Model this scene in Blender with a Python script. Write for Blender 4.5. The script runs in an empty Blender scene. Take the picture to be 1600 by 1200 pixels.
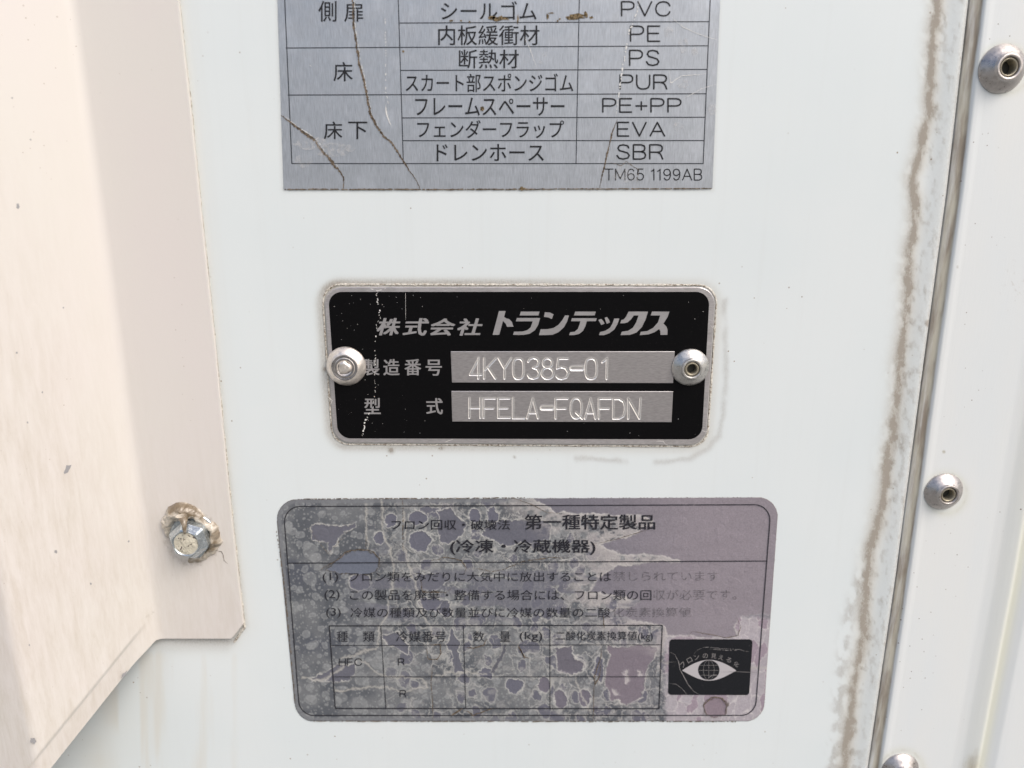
import bpy, bmesh, math, random
import numpy as np
from mathutils import Vector, Matrix
from mathutils.geometry import tessellate_polygon

R = math.radians
MM = 0.001                      # everything below is written in millimetres
sc = bpy.context.scene
col = sc.collection
random.seed(7)

# ---------------------------------------------------------------- camera
PITCH, DIST, FPX = R(14.7), 200.0, 1155.0
Fv = np.array([0.0, math.cos(PITCH), -math.sin(PITCH)])
Uv = np.array([0.0, math.sin(PITCH), math.cos(PITCH)])
Rv = np.array([1.0, 0.0, 0.0])
CAM = -DIST * Fv
cd = bpy.data.cameras.new('camera')
cam = bpy.data.objects.new('camera', cd)
col.objects.link(cam)
cam.location = Vector(CAM * MM)
cam.rotation_euler = (R(90) - PITCH, 0, 0)
cd.sensor_width = 36
cd.lens = FPX / 1600 * 36
cd.clip_start, cd.clip_end = 0.01, 100
cd.dof.use_dof = True
cd.dof.focus_distance = 0.199
cd.dof.aperture_fstop = 12
sc.camera = cam

# ---------------------------------------------------------------- light: bright overcast day
SUN_EL, SUN_AZ = 48, 46          # above the horizon, to the right of straight ahead of the panel
sc.world = bpy.data.worlds.new('World')
w = sc.world
w.use_nodes = True
nt = w.node_tree
nt.nodes.clear()
out = nt.nodes.new('ShaderNodeOutputWorld')
bg = nt.nodes.new('ShaderNodeBackground')
sky = nt.nodes.new('ShaderNodeTexSky')
sky.sky_type = 'NISHITA'
sky.sun_disc = False
sky.sun_elevation = R(SUN_EL)
sky.sun_rotation = R(180 - SUN_AZ)
sky.air_density, sky.dust_density, sky.ozone_density = 1.0, 5.0, 1.0
# sky above, unseen grey ground below the horizon, added for bounce light
tc = nt.nodes.new('ShaderNodeTexCoord')
sp = nt.nodes.new('ShaderNodeSeparateXYZ')
mr = nt.nodes.new('ShaderNodeMapRange')
mr.inputs['From Min'].default_value = -0.005
mr.inputs['From Max'].default_value = 0.005
mx = nt.nodes.new('ShaderNodeMix'); mx.data_type = 'RGBA'
mx.inputs['A'].default_value = (1.75, 1.68, 1.6, 1)
nt.links.new(tc.outputs['Generated'], sp.inputs[0])
nt.links.new(sp.outputs['Z'], mr.inputs['Value'])
nt.links.new(mr.outputs[0], mx.inputs['Factor'])
nt.links.new(sky.outputs[0], mx.inputs['B'])
nt.links.new(mx.outputs['Result'], bg.inputs['Color'])
bg.inputs['Strength'].default_value = 0.15
nt.links.new(bg.outputs[0], out.inputs['Surface'])

sl = bpy.data.lights.new('sun', 'SUN')
sl.energy = 1.2
sl.angle = R(35)
sl.color = (1.0, 0.975, 0.945)
sun = bpy.data.objects.new('sun', sl)
col.objects.link(sun)
sd = Vector((math.sin(R(SUN_AZ)) * math.cos(R(SUN_EL)), -math.cos(R(SUN_AZ)) * math.cos(R(SUN_EL)), math.sin(R(SUN_EL))))
sun.rotation_euler = sd.to_track_quat('Z', 'Y').to_euler()
sun.location = sd * 2

sc.view_settings.view_transform = 'Standard'
sc.view_settings.look = 'None'
sc.view_settings.gamma = 1
sc.view_settings.exposure = 0.43
sc.view_settings.use_curve_mapping = False
sc.cycles.max_bounces = 6

# ---------------------------------------------------------------- measuring helpers
def ray(px, py):
    return Fv * FPX + Rv * (px - 800.0) - Uv * (py - 600.0)

def P(px, py, y=0.0):
    """the point seen at a place of the photograph on the plane at depth y (mm)"""
    d = ray(px, py)
    t = (y - CAM[1]) / d[1]
    return CAM + d * t

def on_plane(px, py, p0, n):
    d = ray(px, py)
    t = np.dot(p0 - CAM, n) / np.dot(d, n)
    return CAM + d * t

def to_px(x, y, z):
    dx, dy, dz = x - CAM[0], y - CAM[1], z - CAM[2]
    f = dy * Fv[1] + dz * Fv[2]
    u = dy * Uv[1] + dz * Uv[2]
    return 800 + FPX * dx / f, 600 - FPX * u / f

# ---------------------------------------------------------------- numeric noise for wear maps
def _hash(ix, iy, s):
    n = (ix.astype(np.int64) * 374761393 + iy.astype(np.int64) * 668265263 + s * 974634777) & 0x7fffffff
    n = ((n ^ (n >> 13)) * 1274126177) & 0x7fffffff
    n = (n ^ (n >> 16)) & 0x7fffffff
    return n / float(0x7fffffff)

def vnoise(x, y, s=0):
    ix, iy = np.floor(x), np.floor(y)
    fx, fy = x - ix, y - iy
    fx, fy = fx * fx * (3 - 2 * fx), fy * fy * (3 - 2 * fy)
    a, b = _hash(ix, iy, s), _hash(ix + 1, iy, s)
    c, d = _hash(ix, iy + 1, s), _hash(ix + 1, iy + 1, s)
    return (a * (1 - fx) + b * fx) * (1 - fy) + (c * (1 - fx) + d * fx) * fy

def fbm(x, y, s=0, o=4):
    t, a, n = 0, 0.5, 0
    for k in range(o):
        t = t + a * vnoise(x * 2 ** k + 17.3 * k, y * 2 ** k - 9.1 * k, s + k); n += a; a *= 0.5
    return t / n

def voro(x, y, s=0):
    ix, iy = np.floor(x), np.floor(y)
    f1 = np.full(x.shape, 9.0); f2 = np.full(x.shape, 9.0); cid = np.zeros(x.shape)
    for dx in (-1, 0, 1):
        for dy in (-1, 0, 1):
            cx, cy = ix + dx, iy + dy
            qx = cx + _hash(cx, cy, s); qy = cy + _hash(cx, cy, s + 11)
            d = np.hypot(x - qx, y - qy)
            h = _hash(cx, cy, s + 23)
            near = d < f1
            f2 = np.where(near, f1, np.minimum(f2, d))
            cid = np.where(near, h, cid)
            f1 = np.where(near, d, f1)
    return f1, f2, cid

def sstep(a, b, x):
    t = np.clip((x - a) / (b - a), 0, 1)
    return t * t * (3 - 2 * t)

def seg_dist(x, y, pts, closed=False):
    d = np.full(np.shape(x), 1e9)
    n = len(pts)
    for i in range(n if closed else n - 1):
        ax, ay = pts[i]; bx, by = pts[(i + 1) % n]
        vx, vy = bx - ax, by - ay
        L = vx * vx + vy * vy + 1e-12
        t = np.clip(((x - ax) * vx + (y - ay) * vy) / L, 0, 1)
        d = np.minimum(d, np.hypot(x - ax - t * vx, y - ay - t * vy))
    return d

def inside(x, y, pts):
    c = np.zeros(np.shape(x), bool)
    n = len(pts)
    for i in range(n):
        ax, ay = pts[i]; bx, by = pts[(i + 1) % n]
        if ay == by: continue
        hit = ((ay > y) != (by > y)) & (x < (bx - ax) * (y - ay) / (by - ay) + ax)
        c ^= hit
    return c

def lin(r, g, b, k=1.0):
    f = lambda c: (c / 255 / 12.92 if c <= 10 else ((c / 255 + 0.055) / 1.055) ** 2.4) * k
    return np.array([f(r), f(g), f(b)])

# ---------------------------------------------------------------- node materials
class Mat:
    def __init__(s, name, color=(0.5, 0.5, 0.5), rough=0.5, metal=0.0, spec=0.5):
        s.m = bpy.data.materials.new(name); s.m.use_nodes = True
        s.t = s.m.node_tree
        s.b = s.t.nodes['Principled BSDF']
        s.b.inputs['Base Color'].default_value = (*color, 1)
        s.b.inputs['Roughness'].default_value = rough
        s.b.inputs['Metallic'].default_value = metal
        s.b.inputs['Specular IOR Level'].default_value = spec
        s.co = s.t.nodes.new('ShaderNodeTexCoord').outputs['Object']
    def link(s, a, b): s.t.links.new(a, b)
    def mapping(s, scale):
        n = s.t.nodes.new('ShaderNodeMapping')
        n.inputs['Scale'].default_value = [1000 * k for k in scale]      # metres to millimetres
        s.link(s.co, n.inputs[0]); return n.outputs[0]
    def noise(s, scale=(1, 1, 1), detail=4, rough=0.55, dist=0.0):
        n = s.t.nodes.new('ShaderNodeTexNoise')
        n.inputs['Scale'].default_value = 1
        n.inputs['Detail'].default_value = detail
        n.inputs['Roughness'].default_value = rough
        n.inputs['Distortion'].default_value = dist
        s.link(s.mapping(scale), n.inputs['Vector']); return n.outputs[0]
    def voronoi(s, scale):
        n = s.t.nodes.new('ShaderNodeTexVoronoi')
        n.inputs['Scale'].default_value = 1
        s.link(s.mapping(scale), n.inputs['Vector']); return n.outputs['Distance'], n.outputs['Color']
    def ramp(s, v, a, b, c=0.0, d=1.0):
        n = s.t.nodes.new('ShaderNodeMapRange'); n.interpolation_type = 'SMOOTHSTEP'
        for k, q in zip(('From Min', 'From Max', 'To Min', 'To Max'), (a, b, c, d)): n.inputs[k].default_value = q
        s.link(v, n.inputs['Value']); return n.outputs[0]
    def math(s, op, a, b=0.0):
        n = s.t.nodes.new('ShaderNodeMath'); n.operation = op
        for i, q in enumerate((a, b)):
            if isinstance(q, (int, float)): n.inputs[i].default_value = q
            else: s.link(q, n.inputs[i])
        return n.outputs[0]
    def attr(s, name, out='Fac'):
        n = s.t.nodes.new('ShaderNodeAttribute'); n.attribute_name = name; return n.outputs[out]
    def mix(s, f, a, b):
        n = s.t.nodes.new('ShaderNodeMix'); n.data_type = 'RGBA'
        for k, q in (('Factor', f), ('A', a), ('B', b)):
            if isinstance(q, (int, float)): n.inputs[k].default_value = q
            elif isinstance(q, (tuple, list, np.ndarray)): n.inputs[k].default_value = (*[float(c) for c in q[:3]], 1)
            else: s.link(q, n.inputs[k])
        return n.outputs['Result']
    def color(s, v): s.link(v, s.b.inputs['Base Color'])
    def rough(s, v): s.link(v, s.b.inputs['Roughness'])
    def bump(s, h, dist_mm, strength=1.0):
        n = s.t.nodes.new('ShaderNodeBump')
        n.inputs['Distance'].default_value = dist_mm * MM
        n.inputs['Strength'].default_value = strength
        s.link(h, n.inputs['Height']); s.link(n.outputs[0], s.b.inputs['Normal']); return n
    def alpha(s, v): s.link(v, s.b.inputs['Alpha'])

BROWN = (0.205, 0.170, 0.132)
def speck(M, base, scale, thr, colr, keep=0.5):
    """tiny dirt specks scattered on paint"""
    d, c = M.voronoi((scale, scale, scale))
    sx = M.t.nodes.new('ShaderNodeSeparateColor'); M.link(c, sx.inputs[0])
    pick = M.ramp(sx.outputs[0], keep, keep + 0.02)
    size = M.math('MULTIPLY', sx.outputs[1], thr)
    hit = M.math('LESS_THAN', d, size)
    clump = M.ramp(M.noise((0.03, 0.03, 0.03), 3), 0.48, 0.62)
    f = M.math('MULTIPLY', M.math('MULTIPLY', hit, pick), clump)
    return M.mix(f, base, colr)

# panel paint, cool white with brown grime, plus shade painted through the dirt map
M_panel = Mat('panel_paint', rough=0.33, spec=0.5)
a = M_panel.mix(M_panel.ramp(M_panel.noise((0.02, 0.02, 0.02), 3), 0.3, 0.7), (0.605, 0.655, 0.667), (0.628, 0.670, 0.678))
vs_ = M_panel.ramp(M_panel.noise((0.35, 0.35, 0.012), 6, 0.65, 0.2), 0.50, 0.85, 0, 0.08)
a = M_panel.mix(vs_, a, (0.44, 0.43, 0.40))
tint = M_panel.attr('halo')
a = M_panel.mix(tint, a, (0.53, 0.475, 0.375))
grit = M_panel.noise((2.4, 2.4, 1.3), 9, 0.75, 0.3)
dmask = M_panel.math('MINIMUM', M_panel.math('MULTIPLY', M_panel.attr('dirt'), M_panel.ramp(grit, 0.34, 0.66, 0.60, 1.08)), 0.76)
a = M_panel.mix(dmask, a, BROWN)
a = speck(M_panel, a, 0.55, 0.13, (0.25, 0.21, 0.17), 0.72)
M_panel.color(a)
M_panel.rough(M_panel.ramp(dmask, 0, 1, 0.33, 0.85))
bh = M_panel.math('ADD', M_panel.math('MULTIPLY', dmask, 0.6), M_panel.math('MULTIPLY', M_panel.noise((0.5, 0.5, 0.5), 3), 0.10))
M_panel.bump(bh, 0.12)

# trim paint, slightly greyer, greenish dirt in the hollows
M_trim = Mat('trim_paint', rough=0.36)
a = M_trim.mix(M_trim.ramp(M_trim.noise((0.05, 0.05, 0.012), 3), 0.3, 0.7), (0.615, 0.650, 0.662), (0.640, 0.660, 0.655))
streak = M_trim.noise((2.2, 2.2, 0.16), 9, 0.75)
dv = M_trim.math('ADD', M_trim.attr('dirt'), M_trim.math('MULTIPLY', M_trim.math('SUBTRACT', streak, 0.5), 0.9))
dmask = M_trim.math('MULTIPLY', M_trim.ramp(dv, 0.15, 1.15, 0, 0.95), M_trim.ramp(M_trim.attr('dirt'), 0.02, 0.2))
dcol = M_trim.mix(M_trim.ramp(M_trim.noise((0.4, 0.4, 0.06), 4), 0.35, 0.65), (0.20, 0.165, 0.125), (0.40, 0.38, 0.31))
a = M_trim.mix(dmask, a, dcol)
a = M_trim.mix(M_trim.attr('halo'), a, (0.50, 0.50, 0.36))
a = speck(M_trim, a, 0.6, 0.15, (0.2, 0.17, 0.15), 0.6)
M_trim.color(a)
M_trim.rough(M_trim.ramp(dmask, 0, 1, 0.36, 0.85))
M_trim.bump(streak, 0.05, 0.6)

# bracket paint, warm white
M_brk = Mat('bracket_paint', rough=0.30)
a = M_brk.mix(M_brk.ramp(M_brk.noise((0.03, 0.03, 0.02), 4), 0.3, 0.7), (0.600, 0.580, 0.548), (0.604, 0.572, 0.550))
st = M_brk.noise((0.45, 0.45, 0.07), 9, 0.78, 0.25)
sm = M_brk.math('MULTIPLY', M_brk.ramp(st, 0.28, 0.85, 0, 0.60), M_brk.attr('halo'))
a = M_brk.mix(sm, a, (0.40, 0.35, 0.28))
g2 = M_brk.noise((1.3, 1.3, 0.9), 7, 0.7, 0.3)
dv = M_brk.math('ADD', M_brk.attr('dirt'), M_brk.math('MULTIPLY', M_brk.math('SUBTRACT', g2, 0.5), 0.9))
dmask = M_brk.math('MULTIPLY', M_brk.ramp(dv, 0.25, 1.0, 0, 0.85), M_brk.ramp(M_brk.attr('dirt'), 0.02, 0.2))
a = M_brk.mix(dmask, a, (0.16, 0.12, 0.085))
a = speck(M_brk, a, 0.7, 0.14, (0.36, 0.31, 0.27), 0.45)
M_brk.color(a)
M_brk.bump(M_brk.noise((0.8, 0.8, 0.8), 4), 0.03, 0.6)

# grimy old caulk
M_caulk = Mat('old_sealant', rough=0.75)
n = M_caulk.noise((1.3, 1.3, 1.3), 8, 0.75, 0.5)
M_caulk.color(M_caulk.mix(M_caulk.ramp(n, 0.40, 0.58), (0.20, 0.165, 0.125), (0.62, 0.60, 0.54)))
M_caulk.bump(n, 0.25)

M_blob = Mat('bolt_sealant', rough=0.28, spec=0.6)
n = M_blob.noise((0.22, 0.22, 0.22), 5, 0.6, 0.6)
M_blob.color(M_blob.mix(M_blob.ramp(n, 0.38, 0.62), (0.15, 0.115, 0.075), (0.48, 0.44, 0.375)))
M_blob.bump(M_blob.noise((0.7, 0.7, 0.7), 4, 0.6), 0.04)

def brushed(name, base, lo, hi, rough, metal, scale, bump=0.015, blot=0.0):
    M = Mat(name, rough=rough, metal=metal)
    br = M.noise(scale, 6, 0.7)
    c = M.mix(M.ramp(br, 0.3, 0.7), tuple(b * lo for b in base), tuple(b * hi for b in base))
    if blot:
        c = M.mix(M.ramp(M.noise((0.12, 0.12, 0.09), 5, 0.6), 0.52, 0.75, 0, blot), c, tuple(min(1, b * 1.35) for b in base))
    M.color(c)
    M.rough(M.ramp(M.noise((0.3, 0.3, 0.3), 4), 0.3, 0.7, rough - 0.06, rough + 0.08))
    M.bump(br, bump, 0.8)
    return M
M_foil = brushed('silver_foil', (0.385, 0.410, 0.445), 0.80, 1.15, 0.40, 0.6, (7, 7, 0.35), 0.012, 0.5)
M_alu = brushed('brushed_aluminium', (0.50, 0.48, 0.485), 0.82, 1.15, 0.36, 0.75, (0.6, 5, 5), 0.015, 0.25)
M_print_alu = brushed('printed_silver', (0.36, 0.35, 0.355), 0.92, 1.06, 0.42, 0.6, (0.8, 5, 5), 0.006)
M_black = Mat('black_enamel', rough=0.30, spec=0.07)
b1 = M_black.noise((2.5, 2.5, 2.5), 5, 0.7)
M_black.color(M_black.mix(M_black.ramp(b1, 0.60, 0.80), (0.0035, 0.0035, 0.004), (0.03, 0.027, 0.027)))
M_black.bump(b1, 0.02, 0.5)
M_ink = Mat('black_ink', (0.012, 0.012, 0.014), 0.45, 0, 0.3)
M_line = Mat('rule_ink', (0.025, 0.028, 0.034), 0.5, 0, 0.3)
M_crack = Mat('dirty_crack', rough=0.9)
n = M_crack.noise((2, 2, 2), 5, 0.7)
M_crack.color(M_crack.mix(M_crack.ramp(n, 0.4, 0.62), (0.045, 0.032, 0.020), (0.19, 0.15, 0.11)))
M_pale = Mat('pale_scratch', (0.62, 0.62, 0.60), 0.5)
M_glint = Mat('bare_metal_scratch', (0.85, 0.83, 0.80), 0.3, 0.4)
M_chip = Mat('bare_chip', (0.30, 0.30, 0.31), 0.5, 0.2)
M_rust = Mat('rust_scale', rough=0.9)
n = M_rust.noise((2.5, 2.5, 2.5), 5, 0.7)
M_rust.color(M_rust.mix(M_rust.ramp(n, 0.4, 0.6), (0.04, 0.028, 0.012), (0.22, 0.16, 0.085)))

M_alu_st = Mat('stamped_aluminium', rough=0.33, metal=0.75)
br = M_alu_st.noise((0.6, 5, 5), 6, 0.7)
bc_ = M_alu_st.mix(M_alu_st.ramp(br, 0.3, 0.7), (0.33, 0.315, 0.32), (0.47, 0.45, 0.455))
M_alu_st.color(M_alu_st.mix(M_alu_st.attr('cut'), bc_, (0.92, 0.90, 0.86)))
M_alu_st.rough(M_alu_st.ramp(M_alu_st.attr('cut'), 0, 1, 0.36, 0.22))
M_alu_st.bump(br, 0.012, 0.8)
M_alu_st.link(M_alu_st.ramp(M_alu_st.attr('cut'), 0, 1, 0.75, 0.45), M_alu_st.b.inputs['Metallic'])
def rivet_mat(name, base, rough):
    M = Mat(name, rough=rough, metal=0.85)
    n = M.noise((0.8, 0.8, 0.8), 6, 0.7)
    c = M.mix(M.ramp(n, 0.35, 0.7), tuple(b * 0.78 for b in base), tuple(b * 1.08 for b in base))
    d, _ = M.voronoi((1.6, 1.6, 1.6))
    c = M.mix(M.math('MULTIPLY', M.math('LESS_THAN', d, 0.14), M.ramp(M.noise((0.4, 0.4, 0.4), 2), 0.5, 0.6)), c, (0.12, 0.10, 0.09))
    M.color(c); M.rough(M.ramp(n, 0.3, 0.7, rough - 0.08, rough + 0.15)); M.bump(n, 0.04)
    return M
M_riv_a = rivet_mat('aluminium_rivet', (0.58, 0.57, 0.55), 0.30)
M_riv_b = rivet_mat('dull_rivet', (0.50, 0.47, 0.455), 0.32)
M_riv_w = rivet_mat('bright_rivet', (0.84, 0.78, 0.72), 0.38)
M_core = rivet_mat('worn_rivet_core', (0.30, 0.285, 0.28), 0.32)
M_zinc = rivet_mat('zinc_plated_steel', (0.52, 0.57, 0.60), 0.16)
M_hole = Mat('dark_bore', (0.03, 0.028, 0.02), 0.6)
M_bore = Mat('rivet_shank', (0.33, 0.30, 0.23), 0.45, 0.6)
M_boltc = Mat('bolt_crown', rough=0.4, metal=0.1)
n = M_boltc.noise((0.5, 0.5, 0.5), 4, 0.5, 1.5)
M_boltc.color(M_boltc.mix(M_boltc.ramp(n, 0.36, 0.44), (0.09, 0.07, 0.06), (0.52, 0.49, 0.40)))
M_boltc.bump(n, 0.25)

# ---------------------------------------------------------------- object helpers
def link(name, me, mat, parent=None):
    o = bpy.data.objects.new(name, me)
    col.objects.link(o)
    if mat is not None: me.materials.append(mat.m if isinstance(mat, Mat) else mat)
    if parent is not None:
        o.parent = parent
        o.matrix_parent_inverse = Matrix.Translation(-parent.location)   # parents are never rotated or scaled
    return o

def tag(o, label, cat=None, group=None, kind=None):
    o['label'] = label
    if cat: o['category'] = cat
    if group: o['group'] = group
    if kind: o['kind'] = kind
    return o

def thing(name, loc_mm, label, cat, group=None):
    o = bpy.data.objects.new(name, None)
    o.empty_display_size = 0.005
    col.objects.link(o)
    o.location = Vector(loc_mm) * MM
    return tag(o, label, cat, group)

def mesh(verts, faces, smooth=False):
    me = bpy.data.meshes.new('mesh')
    me.from_pydata([tuple(float(c) * MM for c in v) for v in verts], [], faces)
    me.update()
    if smooth: me.polygons.foreach_set('use_smooth', [True] * len(me.polygons))
    return me

def grid_mesh(X, Y, Z, keep=None, smooth=True, attrs=None, colattr=None):
    """X, Y, Z are (rows, cols) arrays in mm; faces wind towards the viewer (-Y)"""
    nr, nc = X.shape
    me = bpy.data.meshes.new('mesh')
    co = np.stack([X, Y, Z], -1).reshape(-1, 3) * MM
    i = np.arange(nr * nc).reshape(nr, nc)
    f = np.stack([i[:-1, :-1], i[1:, :-1], i[1:, 1:], i[:-1, 1:]], -1).reshape(-1, 4)
    if keep is not None:
        f = f[keep.reshape(-1)]
    used, inv = np.unique(f, return_inverse=True)
    f = inv.reshape(-1, 4)
    me.vertices.add(len(used)); me.vertices.foreach_set('co', co[used].astype(np.float32).ravel())
    me.loops.add(f.size); me.loops.foreach_set('vertex_index', f.astype(np.int32).ravel())
    me.polygons.add(len(f)); me.polygons.foreach_set('loop_start', np.arange(0, f.size, 4, dtype=np.int32))
    me.update(calc_edges=True)
    if smooth: me.polygons.foreach_set('use_smooth', np.ones(len(f), bool))
    for k, v in (attrs or {}).items():
        at = me.attributes.new(k, 'FLOAT', 'POINT')
        at.data.foreach_set('value', v.reshape(-1)[used].astype(np.float32))
    if colattr is not None:
        at = me.attributes.new('wear', 'FLOAT_COLOR', 'POINT')
        c = np.ones((len(used), 4), np.float32); c[:, :3] = colattr.reshape(-1, 3)[used]
        at.data.foreach_set('color', c.ravel())
    me.validate()
    return me

def rounded(quad, r, n=8):
    """quad TL TR BR BL (x, z) -> outline with rounded corners"""
    pts = []
    q = [np.array(p, float) for p in quad]
    for i in range(4):
        p, a, b = q[i], q[i - 1], q[(i + 1) % 4]
        u = (a - p) / np.linalg.norm(a - p); v = (b - p) / np.linalg.norm(b - p)
        half = math.acos(np.clip(np.dot(u, v), -1, 1)) / 2
        c = p + (u + v) / np.linalg.norm(u + v) * (r / math.sin(half))
        s, e = p + u * r / math.tan(half) - c, p + v * r / math.tan(half) - c
        a0, a1 = math.atan2(s[1], s[0]), math.atan2(e[1], e[0])
        while a1 - a0 > math.pi: a1 -= 2 * math.pi
        while a1 - a0 < -math.pi: a1 += 2 * math.pi
        for k in range(n + 1):
            t = a0 + (a1 - a0) * k / n
            pts.append(c + r * np.array([math.cos(t), math.sin(t)]))
    return pts

def slab(outline, y_back, y_front, bev=0.0):
    """plate of given outline (x, z), front towards -Y, small bevel round the front"""
    c = np.mean(outline, 0)
    n = len(outline)
    def inset(p, d):
        v = c - p
        return p + np.array([np.sign(v[0]) * min(abs(v[0]), d), np.sign(v[1]) * min(abs(v[1]), d)])
    rings = [[(p[0], y_back, p[1]) for p in outline]]
    if bev: rings += [[(p[0], y_front + bev, p[1]) for p in outline]]
    rings += [[(q[0], y_front, q[1]) for q in (inset(p, bev) for p in outline)]]
    vs = [v for r_ in rings for v in r_]
    fs = []
    for k in range(len(rings) - 1):
        for i in range(n):
            j = (i + 1) % n
            fs.append((k * n + i, (k + 1) * n + i, (k + 1) * n + j, k * n + j))
    fs.append(tuple(range((len(rings) - 1) * n, len(rings) * n)))
    me = mesh(vs, fs)
    bm = bmesh.new(); bm.from_mesh(me); bmesh.ops.recalc_face_normals(bm, faces=bm.faces)
    bmesh.ops.triangulate(bm, faces=[f for f in bm.faces if len(f.verts) > 4]); bm.to_mesh(me); bm.free()
    return me

def qpx(pts, y=0.0):
    out = []
    for p in pts:
        w_ = P(p[0], p[1], y); out.append(np.array([w_[0], w_[2]]))
    return out

def flat_polys(polys_px, y):
    """flat printed shapes, given by outlines in the photograph, laid on the plane at depth y"""
    vs, fs = [], []
    for pl in polys_px:
        tris = tessellate_polygon([[Vector((a, b, 0)) for a, b in pl]])
        i = len(vs); vs += [P(a, b, y) for a, b in pl]
        for t in tris:
            (ax, ay), (bx, by), (cx, cy) = [pl[k] for k in t]
            cr_ = (bx - ax) * (cy - ay) - (by - ay) * (cx - ax)
            if abs(cr_) < 1e-9: continue
            fs.append(tuple(i + k for k in (t if cr_ < 0 else reversed(t))))
    return mesh(vs, fs)

def lines_mesh(lines, y):
    """list of (x0, y0, x1, y1, width) in photo units -> thin flat bars"""
    polys = []
    for x0, y0, x1, y1, wd in lines:
        L = math.hypot(x1 - x0, y1 - y0); nx, ny = -(y1 - y0) / L * wd / 2, (x1 - x0) / L * wd / 2
        polys.append([(x0 + nx, y0 + ny), (x1 + nx, y1 + ny), (x1 - nx, y1 - ny), (x0 - nx, y0 - ny)])
    vs, fs = [], []
    for k, pl in enumerate(polys):
        yy = y - 0.0015 * k                   # crossing bars never share a plane
        i = len(vs); vs += [P(a, b, yy) for a, b in pl]; fs.append((i, i + 1, i + 2, i + 3))
    return mesh(vs, fs)

def ribbon_pts(pts, width, y, jit=0.8, step=2.0, seed=1, gap=0.0, taper=True, cv=None):
    """irregular crack or scratch along a path"""
    rnd = random.Random(seed)
    out, path = [], []
    for (a, b), (c, d) in zip(pts[:-1], pts[1:]):
        L = math.hypot(c - a, d - b); n = max(1, int(L / step))
        for k in range(n): path.append((a + (c - a) * k / n, b + (d - b) * k / n))
    path.append(pts[-1])
    N = len(path); prev = None; j1 = 0
    for i, (a, b) in enumerate(path):
        q = path[min(i + 1, N - 1)]; p = path[max(i - 1, 0)]
        L = math.hypot(q[0] - p[0], q[1] - p[1]) or 1
        nx, ny = -(q[1] - p[1]) / L, (q[0] - p[0]) / L
        j1 = j1 * 0.7 + rnd.gauss(0, jit * 0.5)
        wd = width * rnd.uniform(0.45, 1.35) * (min(1, 3 * min(i, N - 1 - i) / N + 0.25) if taper else 1)
        cx, cy = a + nx * j1, b + ny * j1
        cur = ((cx + nx * wd / 2, cy + ny * wd / 2), (cx - nx * wd / 2, cy - ny * wd / 2))
        if prev and rnd.random() >= gap:
            out.append([prev[0], cur[0], cur[1], prev[1]])
        prev = cur
    return out

def quads_mesh(quads, y):
    vs, fs = [], []
    for q in quads:
        i = len(vs); vs += [P(a, b, y) for a, b in q]; fs.append((i, i + 1, i + 2, i + 3))
    return mesh(vs, fs)

def blob_poly(cx, cy, rx, ry, seed=0, n=14, rough=0.3, rot=0):
    rnd = random.Random(seed)
    out = []
    for k in range(n):
        t = 2 * math.pi * k / n; q = 1 + rnd.uniform(-rough, rough)
        x, y = rx * q * math.cos(t), ry * q * math.sin(t)
        out.append((cx + x * math.cos(rot) - y * math.sin(rot), cy + x * math.sin(rot) + y * math.cos(rot)))
    return out

def glyphs(text):
    cu = bpy.data.curves.new('text', 'FONT'); cu.body = text; cu.resolution_u = 3
    o = bpy.data.objects.new('text', cu); col.objects.link(o)
    bpy.context.view_layer.update()
    dg = bpy.context.evaluated_depsgraph_get()
    me = bpy.data.meshes.new_from_object(o.evaluated_get(dg))
    bpy.data.objects.remove(o); bpy.data.curves.remove(cu)
    co = np.empty(len(me.vertices) * 3, np.float32); me.vertices.foreach_get('co', co)
    fs = [tuple(p.vertices) for p in me.polygons]
    bpy.data.meshes.remove(me)
    return co.reshape(-1, 3)[:, :2], fs

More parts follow.
